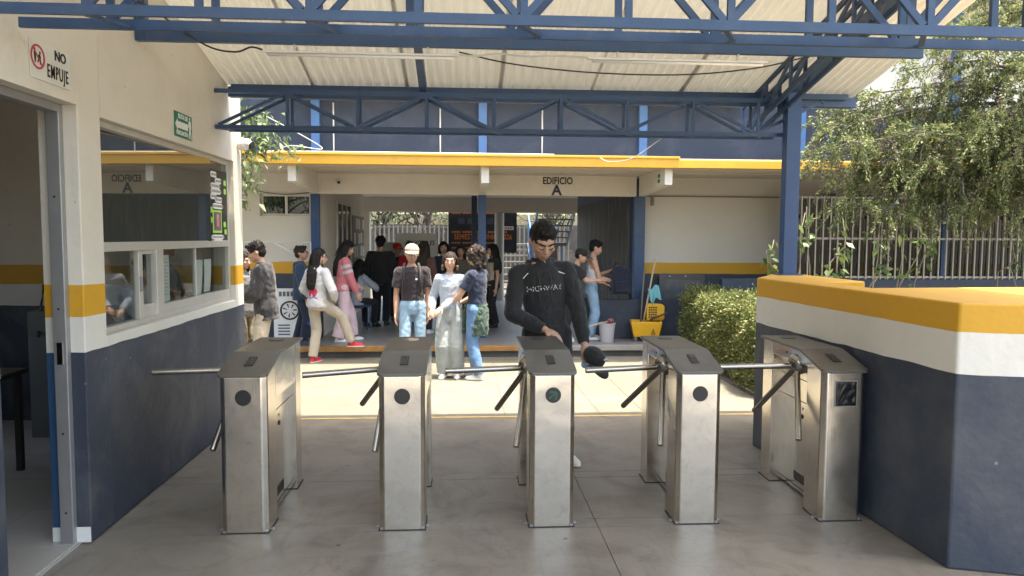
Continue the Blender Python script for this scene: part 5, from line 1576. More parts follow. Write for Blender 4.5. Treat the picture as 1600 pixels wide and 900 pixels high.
        if hk in ('long', 'bob'):
            for s in (-1, 1):
                lo = -0.055 if hk == 'bob' else -0.10
                q.cap(S(HP((s * 0.043, 0.004, 0.02))), .017 * hh, S(HP((s * 0.049, -0.002, lo))), .015 * hh)
                q.cap(S(HP((s * 0.036, 0.028, 0.0))), .022 * hh, S(HP((s * 0.042, 0.026, lo))), .020 * hh)
            q.cap(S(HP((0, 0.036, 0.0))), .030 * hh, S(HP((0, 0.042, -0.06))), .028 * hh)
        if hk == 'long':
            q.loft([(S(HP((0, 0.040, -0.03))), .050 * hh, .028 * hh, xd, yd), (S(T(0, 0.075, 0.25)), .056 * hh, .022 * hh, xd, yd), (S(T(0, 0.084, 0.16)), .050 * hh, .018 * hh, xd, yd), (S(T(0, 0.080, 0.11)), .030 * hh, .012 * hh, xd, yd)], 16)
        if hk == 'curly':
            for k in range(70):
                u, v = rnd.uniform(0, 6.28), rnd.uniform(-0.9, 1.0)
                rr = math.sqrt(max(0, 1 - v * v))
                p = V((0.050 * rr * math.cos(u), 0.014 + 0.054 * rr * math.sin(u), 0.012 + 0.056 * v))
                if p.y < -0.030 and p.z < 0.028:
                    continue
                q.ell(S(HP(p)), V((.016, .016, .016)) * hh * rnd.uniform(0.8, 1.25), None, 8, 6)
            q.ell(S(HP((0, 0.014, 0.014))), V((.050, .054, .054)) * hh, Rh)
            for k in range(26):
                a = rnd.uniform(-0.3, 3.44)
                q.ell(S(HP((0.050 * math.cos(a), 0.012 + 0.045 * math.sin(a), rnd.uniform(-0.085, -0.02)))), V((.017, .017, .020)) * hh, None, 8, 6)
        organic("hair", q, hm, root, 0.008, 1, 0.014, HAIRTEX)
        lk_ = MB()
        for k in range(0 if W['cap'] or W.get('lids') else 90):
            u, v = rnd.uniform(0, 6.28), rnd.uniform(-0.25, 0.98)
            rr = math.sqrt(max(0, 1 - v * v))
            p0_ = V((0.0500 * rr * math.cos(u), 0.011 + 0.0570 * rr * math.sin(u), 0.019 + 0.0525 * v))
            if p0_.y < -0.034 and p0_.z < 0.045:
                continue
            out = V((p0_.x, p0_.y - 0.011, p0_.z - 0.019)).normalized()
            if hk in ('short', 'tuft'):
                ln_ = rnd.uniform(0.006, 0.013)
                dv = (out * 0.55 + V((rnd.uniform(-.6, .6), -0.35, rnd.uniform(-.4, .3)))).normalized()
                pts_ = [p0_ * 0.98, p0_ + dv * ln_ * 0.5 + out * 0.003, p0_ + dv * ln_]
            elif hk == 'curly':
                ln_ = rnd.uniform(0.02, 0.045)
                pts_ = [p0_ * 0.98] + [p0_ + out * (0.010 + 0.004 * math.sin(3.0 * t_ + k)) + V((0.005 * math.cos(4 * t_ + k), 0.005 * math.sin(4 * t_ + k), -ln_ * t_ / 3)) for t_ in range(1, 5)]
            else:
                ln_ = rnd.uniform(0.04, 0.10) if hk == 'bob' else rnd.uniform(0.06, 0.16)
                sw = rnd.uniform(-0.006, 0.006)
                pts_ = [p0_ * 0.98, p0_ + out * 0.004 + V((sw, 0.004, -ln_ * 0.4)), p0_ + out * 0.005 + V((sw * 2, 0.008, -ln_))]
            lk_.tube([S(HP(p_)) for p_ in pts_], .0042 * hh, 5, .0009 * hh)
        if lk_.v:
            lk_.build("hair_locks", hm, root, smooth=True)["kind"] = "stuff"
        if hk == 'bob' and W.get('tips'):
            q = MB()
            for s in (-1, 1):
                q.cap(S(HP((s * 0.051, -0.004, -0.036))), .015 * hh, S(HP((s * 0.052, -0.006, -0.060))), .012 * hh)
            organic("hair_tips", q, HT, root, 0.008, 1, 0.010, HAIRTEX)
    if W['cap']:
        q = MB()
        q.ell(S(HP((0, 0.006, 0.026))), V((.0535, .0620, .0480)) * hh, Rh)
        c_ = organic("cap", q, W['cap'], root, 0.008, 1)
        vs, fs = [], []
        n_ = 12
        for j in range(4):
            for i in range(n_ + 1):
                a = math.pi * i / n_
                rr = 1.0 + 0.0 * j
                x_, y_ = 0.050 * math.cos(a), -0.040 - (0.012 + 0.022 * j) * math.sin(a)
                vs.append(S(HP((x_, y_, 0.026 - 0.0055 * j * math.sin(a) - 0.006 * (x_ / 0.05) ** 2))))
        for j in range(3):
            for i in range(n_):
                a = j * (n_ + 1) + i
                fs.append((a, a + 1, a + n_ + 2, a + n_ + 1))
        br = MB().add(vs, fs).build("cap_brim", W['cap'], root, smooth=True)
        md_ = br.modifiers.new("t", 'SOLIDIFY'); md_.thickness = 0.005
    root.pop("top_part", None)
    return root, root_top, dict(S=S, T=T, HP=HP, hand=hand, elbow=elbow, knee=knee, h=h, xd=xd, yd=yd, up=up, sh=sh, hip=hip, ank=ank)

C_black = cloth("cloth_black", (0.019, 0.019, 0.020))
C_char = cloth("cloth_charcoal", (0.040, 0.039, 0.041), var=0.04)
C_tee = cloth("cloth_dark_plum", (0.030, 0.024, 0.027))
C_navy = cloth("cloth_navy", (0.018, 0.026, 0.050))
C_navyj = cloth("cloth_navy_jacket", (0.024, 0.048, 0.085))
C_denim = cloth("denim_light", (0.20, 0.31, 0.42), var=0.25)
C_denim2 = cloth("denim_mid", (0.10, 0.19, 0.34), var=0.25)
C_pale = cloth("denim_pale", (0.30, 0.33, 0.33), var=0.15)
C_white = cloth("cloth_white", (0.48, 0.48, 0.48))
C_cream = cloth("cloth_cream", (0.42, 0.365, 0.285))
C_pink = cloth("cloth_pink", (0.55, 0.17, 0.18))
C_ppink = cloth("cloth_pale_pink", (0.60, 0.44, 0.46))
C_lblue = cloth("cloth_light_blue", (0.36, 0.41, 0.48))
C_green = cloth("cloth_forest_green", (0.045, 0.075, 0.058))
C_olive = cloth("cloth_olive", (0.10, 0.09, 0.07))
C_grey = cloth("cloth_grey", (0.14, 0.14, 0.145))
C_camo = pmat("cloth_camo", (0.20, 0.17, 0.11), 0.85, var=0.75, vscale=14, bump=0.3)
C_brown = cloth("cloth_brown", (0.10, 0.045, 0.035))
C_capb = cloth("cap_beige", (0.26, 0.22, 0.17))
C_red = cloth("cloth_red", (0.42, 0.02, 0.03))
S_white = pmat("shoe_white", (0.66, 0.65, 0.63), 0.55, var=0.08, vscale=20)
S_red = pmat("shoe_red", (0.55, 0.02, 0.035), 0.6, var=0.15, vscale=20)
S_black = pmat("shoe_black", (0.015, 0.015, 0.016), 0.5)
S_navy = pmat("shoe_navy", (0.03, 0.06, 0.12), 0.6)

PEOPLE = {}
# 1 boy in the black hoodie behind the arrow turnstile
PEOPLE['hoodie'] = person("young man in black hooded sweatshirt looking down behind the arrow turnstile", (0.645, 5.58, 0), R(4), 1.82,
    dict(hs=1.13, side=-5, head=(4, 32, 4), rh=(-0.030, -0.118, 0.562), lh=(0.140, -0.095, 0.495), re=(-1, 0.25, -0.1), le=(0.9, 0.8, 0), rf=(-0.055, 0.03, 0), lf=(0.075, -0.055, 0), lfa=12, build=1.02, rn=(0, 0.2, -1), ln=(-0.3, -1, 0), curl=0.75),
    dict(top='hoodie', topm=C_black, hem=-0.085, ease=0.013, botm=C_black, wide=1.1, shoem=S_white, hair='short', hairm=HB, skin=SK1, lids=True), 0.0075)
# 2 man with beige cap
PEOPLE['capman'] = person("young man in beige cap, dark T-shirt and light jeans facing the gate", (-0.625, 9.2, 0), R(2), 1.60,
    dict(head=(3, 5, 3), pel=(0.010, 0, 0), side=-1.5, rh=(-0.125, -0.03, 0.415), lh=(0.130, -0.01, 0.420), rf=(-0.055, -0.03, 0), lf=(0.065, 0.015, 0), lfa=10),
    dict(top='tee', topm=C_tee, hem=-0.045, ease=0.016, sleeve=0.72, botm=C_denim, wide=1.15, shoem=S_white, hair='short', cap=C_capb, skin=SK1))
# 3 woman in the pale shirt
PEOPLE['woman'] = person("woman with chin-length hair, glasses and pale blue shirt holding her hands together", (-0.145, 8.86, 0), R(-8), 1.51,
    dict(head=(6, 2, 2), rh=(-0.130, -0.09, 0.555), lh=(-0.045, -0.125, 0.570), re=(-0.35, 1, -0.2), le=(0.45, 1, -0.2), rn=(0.4, 0, -1), ln=(-0.4, 0, -1), curl=0.9, rf=(-0.05, 0, 0), lf=(0.055, 0.01, 0)),
    dict(top='shirt', topm=C_lblue, hem=-0.03, ease=0.014, botm=C_pale, wide=1.75, shoem=S_white, hair='bob', hairm=HD, tips=True, glasses=True, skin=SK2, fem=True))
# 4 curly hair, green jacket round the waist
PEOPLE['curly'] = person("curly-haired person in navy T-shirt with green jacket tied round the waist", (0.175, 8.78, 0), R(-118), 1.585,
    dict(head=(8, 8, 0), rh=(-0.06, -0.17, 0.565), lh=(0.06, -0.19, 0.56), re=(-1, 0.8, -0.2), le=(1, 0.8, -0.2), ln=(0, 0, -1), rn=(0, 0, -1), rf=(-0.05, -0.04, 0), lf=(0.055, 0.04, 0)),
    dict(top='tee', topm=C_navy, hem=-0.03, ease=0.014, sleeve=0.7, botm=C_denim2, wide=1.15, shoem=S_white, hair='curly', hairm=HD, skin=SK2))
# 5 white hoodie, stepping up
PEOPLE['white'] = person("girl in white hooded top with red print and red shoes stepping up", (-1.93, 10.02, 0), R(146), 1.53,
    dict(head=(-56, 6, 0), rh=(-0.10, -0.11, 0.555), lh=(0.12, -0.10, 0.54), re=(-1, 0.8, -0.1), le=(1, 0.8, 0), rf=(-0.15, -0.27, 0.118), lf=(0.04, 0.015, 0), rfa=-45, lean=2),
    dict(top='hoodie', topm=C_white, hem=-0.045, ease=0.022, botm=C_cream, wide=1.2, shoem=S_red, solem=S_white, hair='long', hl=0.06, hairm=HB, glasses=True, skin=SK2, fem=True))
# 6 pink sweater
PEOPLE['pink'] = person("girl in pink sweater with white sleeve stripes and long black hair", (-1.74, 10.9, FL), R(112), 1.49,
    dict(head=(-10, 22, 0), rh=(-0.115, -0.12, 0.47), lh=(0.10, -0.15, 0.55), re=(-0.6, 1, 0), lean=4, rf=(-0.05, 0.05, 0.0), lf=(0.05, -0.12, 0)),
    dict(top='sweater', topm=C_pink, hem=-0.035, ease=0.022, botm=C_ppink, wide=1.7, shoem=S_white, hair='long', hairm=HB, skin=SK2, fem=True))
# 7 navy jacket
PEOPLE['navy'] = person("boy with glasses in navy hooded jacket seen in profile near the blue column", (-2.27, 10.62, FL), R(98), 1.395,
    dict(head=(-8, 0, 0), rh=(-0.115, -0.06, 0.44), lh=(0.12, -0.05, 0.45), rf=(-0.05, -0.03, 0), lf=(0.05, 0.05, 0)),
    dict(top='hoodie', topm=C_navyj, hem=-0.075, ease=0.028, botm=C_navy, wide=1.2, shoem=S_navy, hair='tuft', hairm=HD, glasses=True, skin=SK1))
# 8 charcoal hoodie
PEOPLE['grey'] = person("boy in charcoal hooded sweatshirt and cream trousers looking down at his hands", (-2.345, 9.0, 0), R(-82), 1.63,
    dict(head=(0, 20, 0), lean=5, rh=(-0.05, -0.20, 0.60), lh=(0.05, -0.20, 0.60), re=(-0.6, 1, -0.3), le=(0.6, 1, -0.3), ln=(0, 0, 1), rn=(0, 0, 1), curl=0.8),
    dict(top='hoodie', topm=C_char, hem=-0.105, ease=0.034, botm=C_cream, wide=1.25, shoem=S_white, hair='tuft', hairm=HB, skin=SK2))
# 9 two at the booth corner
PEOPLE['camo'] = person("dark-haired person in grey jacket and camouflage trousers half hidden by the booth corner", (-2.74, 9.45, 0), R(60), 1.50,
    dict(head=(0, 12, 0), rh=(-0.04, -0.17, 0.60), lh=(0.05, -0.17, 0.58), re=(-1, 0.8, 0), le=(1, 0.8, 0)),
    dict(top='jacket', topm=C_grey, hem=-0.06, ease=0.026, botm=C_camo, wide=1.3, shoem=S_black, hair='long', hairm=HB, skin=SK2, fem=True))
PEOPLE['corner'] = person("girl with long black hair in dark clothes behind the booth corner group", (-2.95, 10.05, 0), R(25), 1.50,
    dict(head=(10, 6, 0)), dict(top='jacket', topm=C_black, ease=0.022, botm=C_black, shoem=S_black, hair='long', hairm=HB, skin=SK2, fem=True), 0.012)
# hall
PEOPLE['blackman'] = person("broad man dressed in black standing with his back turned in the hall", (-1.40, 12.9, FL), R(172), 1.545,
    dict(build=1.13, rh=(-0.14, -0.06, 0.50), lh=(0.14, -0.10, 0.53)), dict(top='jacket', topm=C_black, hem=-0.05, ease=0.02, botm=cloth("cloth_black_navy", (0.014, 0.016, 0.022)), wide=1.3, shoem=S_black, hair='short', skin=SK1), 0.012)
PEOPLE['seated'] = person("seated person with dark hair and pale grey top beside the man in black", (-1.72, 12.45, FL), R(150), 1.5,
    dict(pel=(0, 0.05, -0.225), lean=8, head=(0, 15, 0), rh=(-0.08, -0.16, 0.50), lh=(0.08, -0.16, 0.50), rf=(-0.06, -0.20, 0), lf=(0.06, -0.20, 0)),
    dict(top='shirt', topm=cloth("cloth_pale_grey", (0.34, 0.36, 0.42)), ease=0.018, botm=C_black, shoem=S_black, hair='long', hairm=HB, skin=SK2, fem=True), 0.012)
PEOPLE['red1'] = person("person in red cap behind the table, closer to the man in black", (-1.20, 13.75, FL), R(20), 1.42,
    dict(head=(10, 8, 0), rh=(-0.08, -0.15, 0.56), lh=(0.08, -0.15, 0.56)), dict(top='tee', topm=C_black, botm=C_black, shoem=S_black, hair='short', cap=C_red, skin=SK1), 0.012)
PEOPLE['red2'] = person("person in dark cap and red top behind the hall table", (-0.96, 13.62, FL), R(15), 1.45,
    dict(head=(5, 8, 0), rh=(-0.08, -0.15, 0.56), lh=(0.08, -0.15, 0.56)), dict(top='hoodie', topm=C_red, botm=C_black, shoem=S_black, hair='short', cap=C_black, skin=SK1), 0.012)
PEOPLE['brown'] = person("long-haired person in patterned top and brown sleeves behind the beige cap", (-0.60, 11.75, FL), R(165), 1.47,
    dict(rh=(-0.12, -0.06, 0.47), lh=(0.12, -0.06, 0.47)), dict(top='sweater', topm=C_brown, botm=C_black, shoem=S_white, hair='long', hairm=HD, skin=SK1, fem=True), 0.012)
PEOPLE['vest'] = person("woman in dark vest and white collar facing out of the hall", (-0.32, 12.9, FL), R(5), 1.455,
    dict(), dict(top='shirt', topm=C_navy, botm=C_black, shoem=S_black, hair='bob', hairm=HB, skin=SK2, fem=True), 0.012)
PEOPLE['olive'] = person("woman in olive top between the pale shirt and the curly hair", (-0.02, 12.6, FL), R(-5), 1.40,
    dict(), dict(top='tee', topm=C_olive, botm=C_black, shoem=S_black, hair='long', hairm=HD, skin=SK1, fem=True), 0.012)
PEOPLE['girl'] = person("girl with long dark hair, cream top and black trousers past the middle column", (0.53, 12.6, FL), R(-70), 1.42,
    dict(head=(0, 6, 0)), dict(top='tee', topm=C_black, botm=C_black, wide=1.3, shoem=S_black, hair='long', hairm=HB, skin=SK2, fem=True), 0.012)
PEOPLE['tank'] = person("man in white tank top and light jeans holding out a dark backpack", (1.93, 11.0, FL), R(92), 1.50,
    dict(lean=4, head=(-8, 14, 0), rh=(-0.02, -0.205, 0.60), lh=(0.05, -0.235, 0.70), re=(-0.4, 1, -0.6), le=(0.5, 0.6, -0.8), rn=(0, 0.3, -1), ln=(0, 0.3, -1), curl=0.4, rf=(-0.055, 0.0, 0), lf=(0.055, -0.03, 0)),
    dict(top='tank', topm=C_white, hem=-0.035, ease=0.008, botm=C_denim, wide=1.25, shoem=S_white, hair='short', hairm=HB, skin=SK2))
PEOPLE['bend'] = person("person in black cap and T-shirt reaching out beside the white tank top", (1.52, 10.88, FL), R(82), 1.46,
    dict(lean=30, pel=(0, 0.03, -0.01), head=(0, -12, 0), rh=(-0.04, -0.36, 0.625), lh=(0.05, -0.37, 0.60), re=(-0.4, 0.4, -1), le=(0.5, 0.4, -1), rn=(0, 0, -1), ln=(0, 0, -1), curl=0.35),
    dict(top='tee', topm=C_black, ease=0.018, sleeve=0.8, botm=C_black, wide=1.1, shoem=S_white, hair='short', cap=C_black, skin=SK2))
# inside the booth
PEOPLE['clerk'] = person("booth attendant in light blue shirt behind the printed notice", (-2.60, 6.0, 0.006), R(80), 1.55,
    dict(lean=8, head=(0, 18, 0), rh=(-0.03, -0.16, 0.775), lh=(0.10, -0.17, 0.78), re=(-1, 0.6, -0.6), le=(1, 0.6, -0.6), rn=(0, 0, -1), ln=(0, 0, -1)),
    dict(top='shirt', topm=C_lblue, botm=C_navy, shoem=S_black, hair='short', skin=SK1), 0.012)
PEOPLE['guard'] = person("grey-shirted figure behind the two blank sheets, standing in for a reflection", (-2.62, 6.62, 0.006), R(85), 1.72,  # added figure in place of a likely reflection in the pane
    dict(head=(0, 5, 0), rh=(-0.10, -0.10, 0.66), lh=(0.10, -0.10, 0.66), re=(-1, 1, 0), le=(1, 1, 0)),
    dict(top='shirt', topm=C_grey, botm=C_navy, shoem=S_black, hair='short', skin=SK1), 0.012)

# stool under the seated person
so = thing("stool", "low dark stool under the seated person in the hall", "stool", (-1.70, 12.40, FL))
MB().box((-0.18, -0.18, 0.38), (0.18, 0.18, 0.41)).build("seat", M_navy, so, bevel=0.006)
for sx in (-0.15, 0.15):
    for sy in (-0.15, 0.15):
        MB().tube([(sx, sy, 0), (sx, sy, 0.38)], 0.012).build("leg", M_navy, so)

# belongings built on the figures before fusing
r_, t_, k_ = PEOPLE['hoodie']
S, T, HPf = k_['S'], k_['T'], k_['HP']
# black cap carried in the left hand
hx = S(k_['hand'][1])
cp = thing("cap", "black cap with small white mark held low by the young man in the hoodie", "cap", (0, 0, 0))
mw = Matrix.Translation((0.645, 5.58, 0)) @ Matrix.Rotation(R(4), 4, 'Z')
cp.location = mw @ (hx + Vector((0.060, -0.070, -0.085)))
cp.rotation_euler = (R(28), R(12), R(35))
cq = MB().ell((0, 0, 0), (0.088, 0.100, 0.075))
organic("crown", cq, C_black, cp, 0.008, 1, 0.012)
bq = []
vs, fs = [], []
for j in range(4):
    for i in range(13):
        a = math.pi * i / 12
        vs.append((0.09 * math.cos(a), -0.07 - (0.02 + 0.033 * j) * math.sin(a), -0.03 - 0.010 * j * math.sin(a)))
for j in range(3):
    for i in range(12):
        a = j * 13 + i
        fs.append((a, a + 1, a + 14, a + 13))
br = MB().add(vs, fs).build("brim", C_black, cp, smooth=True)
br.modifiers.new("t", 'SOLIDIFY').thickness = 0.006
MB().ell((0.03, -0.085, 0.035), (0.022, 0.006, 0.012)).build("white_mark", S_white, cp, smooth=True)
bl = MB().ell((0, 0, 0), (0.035, 0.022, 0.030)).ell((0.02, 0, -0.015), (0.03, 0.02, 0.025)).build("face_mask", pmat("mask_blue", (0.16, 0.36, 0.55), 0.8), None, smooth=True)
bl.location = mw @ (hx + Vector((0.0, -0.05, -0.145)))
tag(bl, "crumpled light blue mask held with the black cap", "mask")
# backpack straps on the cap man
r2, t2, k2 = PEOPLE['capman']
for s in (-1, 1):
    MB().tube([k2['S'](k2['T'](s * 0.062, -0.072, 0.10)), k2['S'](k2['T'](s * 0.062, -0.082, 0.20)), k2['S'](k2['T'](s * 0.060, -0.055, 0.285)), k2['S'](k2['T'](s * 0.055, 0.0, 0.322)), k2['S'](k2['T'](s * 0.055, 0.06, 0.27))], 0.014, 8).build("backpack_strap", C_black, r2, smooth=True)
organic("backpack", MB().ell(k2['S'](k2['T'](0, 0.125, 0.15)), (0.14, 0.07, 0.19)), C_black, r2, 0.012, 1)
# jacket tied round the waist of the curly one
r4, t4, k4 = PEOPLE['curly']
q = MB()
h4 = k4['h']
prof4 = [(-0.20, .098, .072), (-0.13, .100, .078), (-0.05, .100, .078), (0.01, .092, .070), (0.04, .088, .066)]
q.loft([(k4['S'](k4['T'](0, 0.014, t)), w * h4, d * h4, k4['xd'], k4['yd']) for t, w, d in prof4])
q.cap(k4['S'](k4['T'](-0.02, -0.075, 0.02)), .028 * h4, k4['S'](k4['T'](-0.05, -0.085, -0.15)), .020 * h4)
q.cap(k4['S'](k4['T'](0.02, -0.075, 0.02)), .028 * h4, k4['S'](k4['T'](0.05, -0.085, -0.17)), .020 * h4)
organic("tied_jacket", q, C_green, r4, 0.010, 2, 0.040)
# blue knee patch of the navy boy is cloth sewn on the trousers
r7, t7, k7 = PEOPLE['navy']
organic("knee_patch", MB().ell(k7['S'](k7['knee'][-1] + Vector((0, -0.006, -0.05))), (0.060, 0.064, 0.055)), cloth("cloth_bright_blue", (0.03, 0.10, 0.33)), r7, 0.010, 1)
# camera phone-like white object in the woman's hand
r3, t3, k3 = PEOPLE['woman']
wh = Matrix.Translation((-0.145, 8.86, 0)) @ Matrix.Rotation(R(-8), 4, 'Z')
ph = MB().box((-0.012, -0.02, -0.05), (0.012, 0.02, 0.05)).build("phone", S_white, None, bevel=0.005)
ph.location = wh @ (k3['S'](k3['hand'][-1]) + Vector((0.005, -0.03, -0.07)))
ph.rotation_euler = (0.3, 0.5, 0)
tag(ph, "small white phone in the hand of the woman in pale shirt", "phone")
# dark backpack held out by the tank-top man
bp = thing("backpack", "dark navy backpack held out in front of the mural", "bag", (2.36, 10.93, 0.85))
q = MB().box((-0.13, -0.075, 0.0), (0.15, 0.085, 0.36)).box((-0.09, -0.13, 0.03), (0.12, -0.07, 0.20)).ell((0.01, 0, 0.35), (0.135, 0.08, 0.085))
organic("bag_body", q, cloth("bag_navy", (0.014, 0.018, 0.032)), bp, 0.012, 2, 0.03)
MB().tube([(-0.10, 0.0, 0.40), (-0.07, -0.02, 0.47), (0.0, -0.02, 0.45)], 0.012, 8).build("handle", C_black, bp, smooth=True)
MB().tube([(-0.12, 0.05, 0.34), (-0.2, 0.06, 0.18), (-0.10, 0.07, 0.02)], 0.012, 8).build("strap", C_black, bp, smooth=True)

bake_organic()

# ---- prints laid on the cloth surface
from mathutils.bvhtree import BVHTree
def wrap_on(obj, me, origin, direction, off=0.003):
    """push each vertex of me (in obj space, on a plane) along direction until it meets the cloth"""
    bv = BVHTree.FromPolygons([v.co.copy() for v in obj.data.vertices], [tuple(p.vertices) for p in obj.data.polygons])
    d = Vector(direction).normalized()
    last = None
    for v in me.vertices:
        hit, nrm, idx, dist = bv.ray_cast(v.co, d, 1.0)
        if hit is not None:
            v.co = hit - d * off
    me.update()
def text_mesh(body, size, bold, sx=1.0):
    cu = bpy.data.curves.new("t", 'FONT'); cu.body = body; cu.size = size; cu.align_x = 'CENTER'; cu.align_y = 'CENTER'; cu.offset = bold; cu.resolution_u = 2
    o = bpy.data.objects.new("t", cu); col.objects.link(o)
    dg = bpy.context.evaluated_depsgraph_get()
    me = bpy.data.meshes.new_from_object(o.evaluated_get(dg))
    bpy.data.objects.remove(o)
    me.transform(Matrix.Diagonal((sx, 1, 1, 1)))
    return me
def decal_plane(pts_faces, frame):
    vs, fs = pts_faces
    return MB().add([frame @ Vector(p) for p in vs], fs).mesh("print")
def grid_shape(w, hgt, n, keep):
    vs, fs, idx = [], [], {}
    for j in range(n + 1):
        for i in range(n + 1):
            idx[i, j] = len(vs); vs.append(((i / n - 0.5) * w, (j / n - 0.5) * hgt, 0))
    for j in range(n):
        for i in range(n):
            if keep((i + 0.5) / n - 0.5, (j + 0.5) / n - 0.5):
                fs.append((idx[i, j], idx[i + 1, j], idx[i + 1, j + 1], idx[i, j + 1]))
    used = sorted({k for f in fs for k in f})
    mp = {k: q for q, k in enumerate(used)}
    return [vs[k] for k in used], [tuple(mp[k] for k in f) for f in fs]
def front_frame(k, x, t, back=False):
    S, T, xd, yd, up = k['S'], k['T'], k['xd'], k['yd'], k['up']
    o = S(T(x, 0.35 if back else -0.35, t))
    X = -xd if back else xd
    N = yd if back else -yd
    m = Matrix((X, up, N)).transposed().to_4x4()
    m.translation = o
    return m, -N
M_dash, _n, _l, _b = nodes_of("print_dashed_white")
_tc = _n.new("ShaderNodeTexCoord"); _w = _n.new("ShaderNodeTexWave"); _w.inputs["Scale"].default_value = 26; _w.inputs["Distortion"].default_value = 6
_w.inputs["Detail"].default_value = 2; _w.bands_direction = 'DIAGONAL'
_r = _n.new("ShaderNodeValToRGB"); _r.color_ramp.elements[0].position = 0.35; _r.color_ramp.elements[0].color = (0.02, 0.02, 0.02, 1); _r.color_ramp.elements[1].position = 0.5; _r.color_ramp.elements[1].color = (0.55, 0.55, 0.55, 1)
_l.new(_tc.outputs["Object"], _w.inputs["Vector"]); _l.new(_w.outputs["Fac"], _r.inputs[0]); _l.new(_r.outputs[0], _b.inputs["Base Color"])
M_print = pmat("print_white", (0.68, 0.68, 0.66), 0.7)
rt_, top_, kk = PEOPLE['hoodie']
fm, dr = front_frame(kk, -0.004, 0.195)
me = text_mesh("HIGHWAY", 0.056, 0.0, 1.0)
me.transform(fm); wrap_on(top_, me, None, dr); link("chest_print", me, M_dash, rt_)
for sx, rot in ((-0.075, 0.75), (0.075, -0.42)):
    fm, dr = front_frame(kk, sx, 0.252)
    me = decal_plane(grid_shape(0.055, 0.006, 8, lambda a, b: True), fm @ Matrix.Rotation(rot, 4, 'Z'))
    wrap_on(top_, me, None, dr); link("shoulder_stripe", me, M_print, rt_)
for sx in (-0.026, 0.022):
    pts = []
    for q_ in range(7):
        fm, dr = front_frame(kk, sx + 0.002 * math.sin(q_), 0.262 - 0.020 * q_)
        bv = BVHTree.FromPolygons([v.co.copy() for v in top_.data.vertices], [tuple(p.vertices) for p in top_.data.polygons]) if q_ == 0 else bv
        hit = bv.ray_cast(fm.translation, dr, 2.0)[0]
        if hit is not None:
            pts.append(hit - dr * 0.003)
    MB().tube(pts, 0.0032, 6).build("drawstring", C_char, rt_, smooth=True)
rt_, top_, kk = PEOPLE['white']
fm, dr = front_frame(kk, 0.0, 0.092, True)
me = decal_plane(grid_shape(0.165, 0.165, 26, lambda a, b: a * a + b * b < 0.24 and not (a * a * 5 + (b + 0.36) ** 2 < 0.055)), fm)
wrap_on(top_, me, None, dr, 0.002); link("back_print", me, pmat("print_red", (0.50, 0.03, 0.08), 0.8), rt_)
fm, dr = front_frame(kk, 0.0, 0.042, True)
me = decal_plane(grid_shape(0.17, 0.05, 24, lambda a, b: abs(b - 0.22 * math.sin(9 * a)) < 0.16), fm)
wrap_on(top_, me, None, dr, 0.002); link("back_print", me, pmat("print_blue", (0.16, 0.22, 0.40), 0.8), rt_)
rt_, top_, kk = PEOPLE['capman']
fm, dr = front_frame(kk, 0.035, 0.205)
me = decal_plane(grid_shape(0.028, 0.02, 4, lambda a, b: True), fm)
wrap_on(top_, me, None, dr, 0.002); link("chest_logo", me, M_print, rt_)
rt_, top_, kk = PEOPLE['curly']
for (x_, t_, w_, h_, m_) in ((-0.055, 0.20, 0.045, 0.085, pmat("badge_yellow", (0.55, 0.58, 0.08), 0.6)),):
    fm, dr = front_frame(kk, 0.055, t_)
    me = decal_plane(grid_shape(w_, h_, 6, lambda a, b: True), fm)
    wrap_on(top_, me, None, dr, 0.004); link("badge", me, m_, rt_)
# white sleeve stripes of the pink sweater: faces of the cloth itself
rt_, top_, kk = PEOPLE['pink']
me = top_.data
me.materials.append(C_white)
for s in (-1, 1):
    a, b = kk['S'](kk['sh'][s]), kk['S'](kk['elbow'][s])
    ab = b - a
    for p in me.polygons:
        w = p.center - a
        t = w.dot(ab) / ab.length_squared
        if (w - ab * t).length < 0.085 and (0.18 < t < 0.36 or 0.50 < t < 0.68):
            p.material_index = 1
# cream front panel on the girl by the middle column, dark straps on the woman's shirt pocket
rt_, top_, kk = PEOPLE['girl']
me = top_.data
me.materials.append(C_cream)
for p in me.polygons:
    if p.center.y < -0.03 and abs(p.center.x) < 0.10 * kk['h'] and p.center.z < 0.78 * kk['h']:
        p.material_index = 1
# ------------------------------------------------------------------ vegetation
def leaf_cloud(name, pts, dirs, length, width, mat, parent=None, droop=0.0, fold=0.25):
    """one small folded leaf (two quads as a bent strip) per point"""
    n = len(pts)
    d = dirs / np.maximum(1e-6, np.linalg.norm(dirs, axis=1, keepdims=True))
    rnd = RNG.normal(size=(n, 3))
    s = np.cross(d, rnd)
    s /= np.maximum(1e-6, np.linalg.norm(s, axis=1, keepdims=True))
    nn = np.cross(d, s)
    L = (length * RNG.uniform(0.6, 1.3, n))[:, None]
    Wd = (width * RNG.uniform(0.7, 1.25, n))[:, None]
    base = pts
    mid = pts + d * L * 0.5 + nn * L * fold * 0.25
    tip = pts + d * L - np.array([0, 0, 1]) * L * droop
    V = np.stack([base, mid - s * Wd * 0.5, tip, mid + s * Wd * 0.5], axis=1).reshape(-1, 3)
    F = np.arange(4 * n).reshape(-1, 4)
    me = fast_mesh(name, V, F)
    o = link(name, me, mat, parent)
    return o
def branch_path(p0, p1, sag, n=7, jit=0.05):
    p0, p1 = np.array(p0, float), np.array(p1, float)
    out = []
    for i in range(n):
        t = i / (n - 1)
        p = p0 + (p1 - p0) * t
        p[2] += sag * math.sin(math.pi * t) * (1 if sag > 0 else 1)
        if 0 < i < n - 1:
            p += RNG.normal(size=3) * jit
        out.append(p)
    return np.array(out)
JUN = leaf_mat("juniper_leaf", [(0.05, 0.078, 0.028), (0.105, 0.14, 0.052), (0.15, 0.18, 0.068), (0.215, 0.23, 0.092), (0.32, 0.31, 0.125)], 0.45)
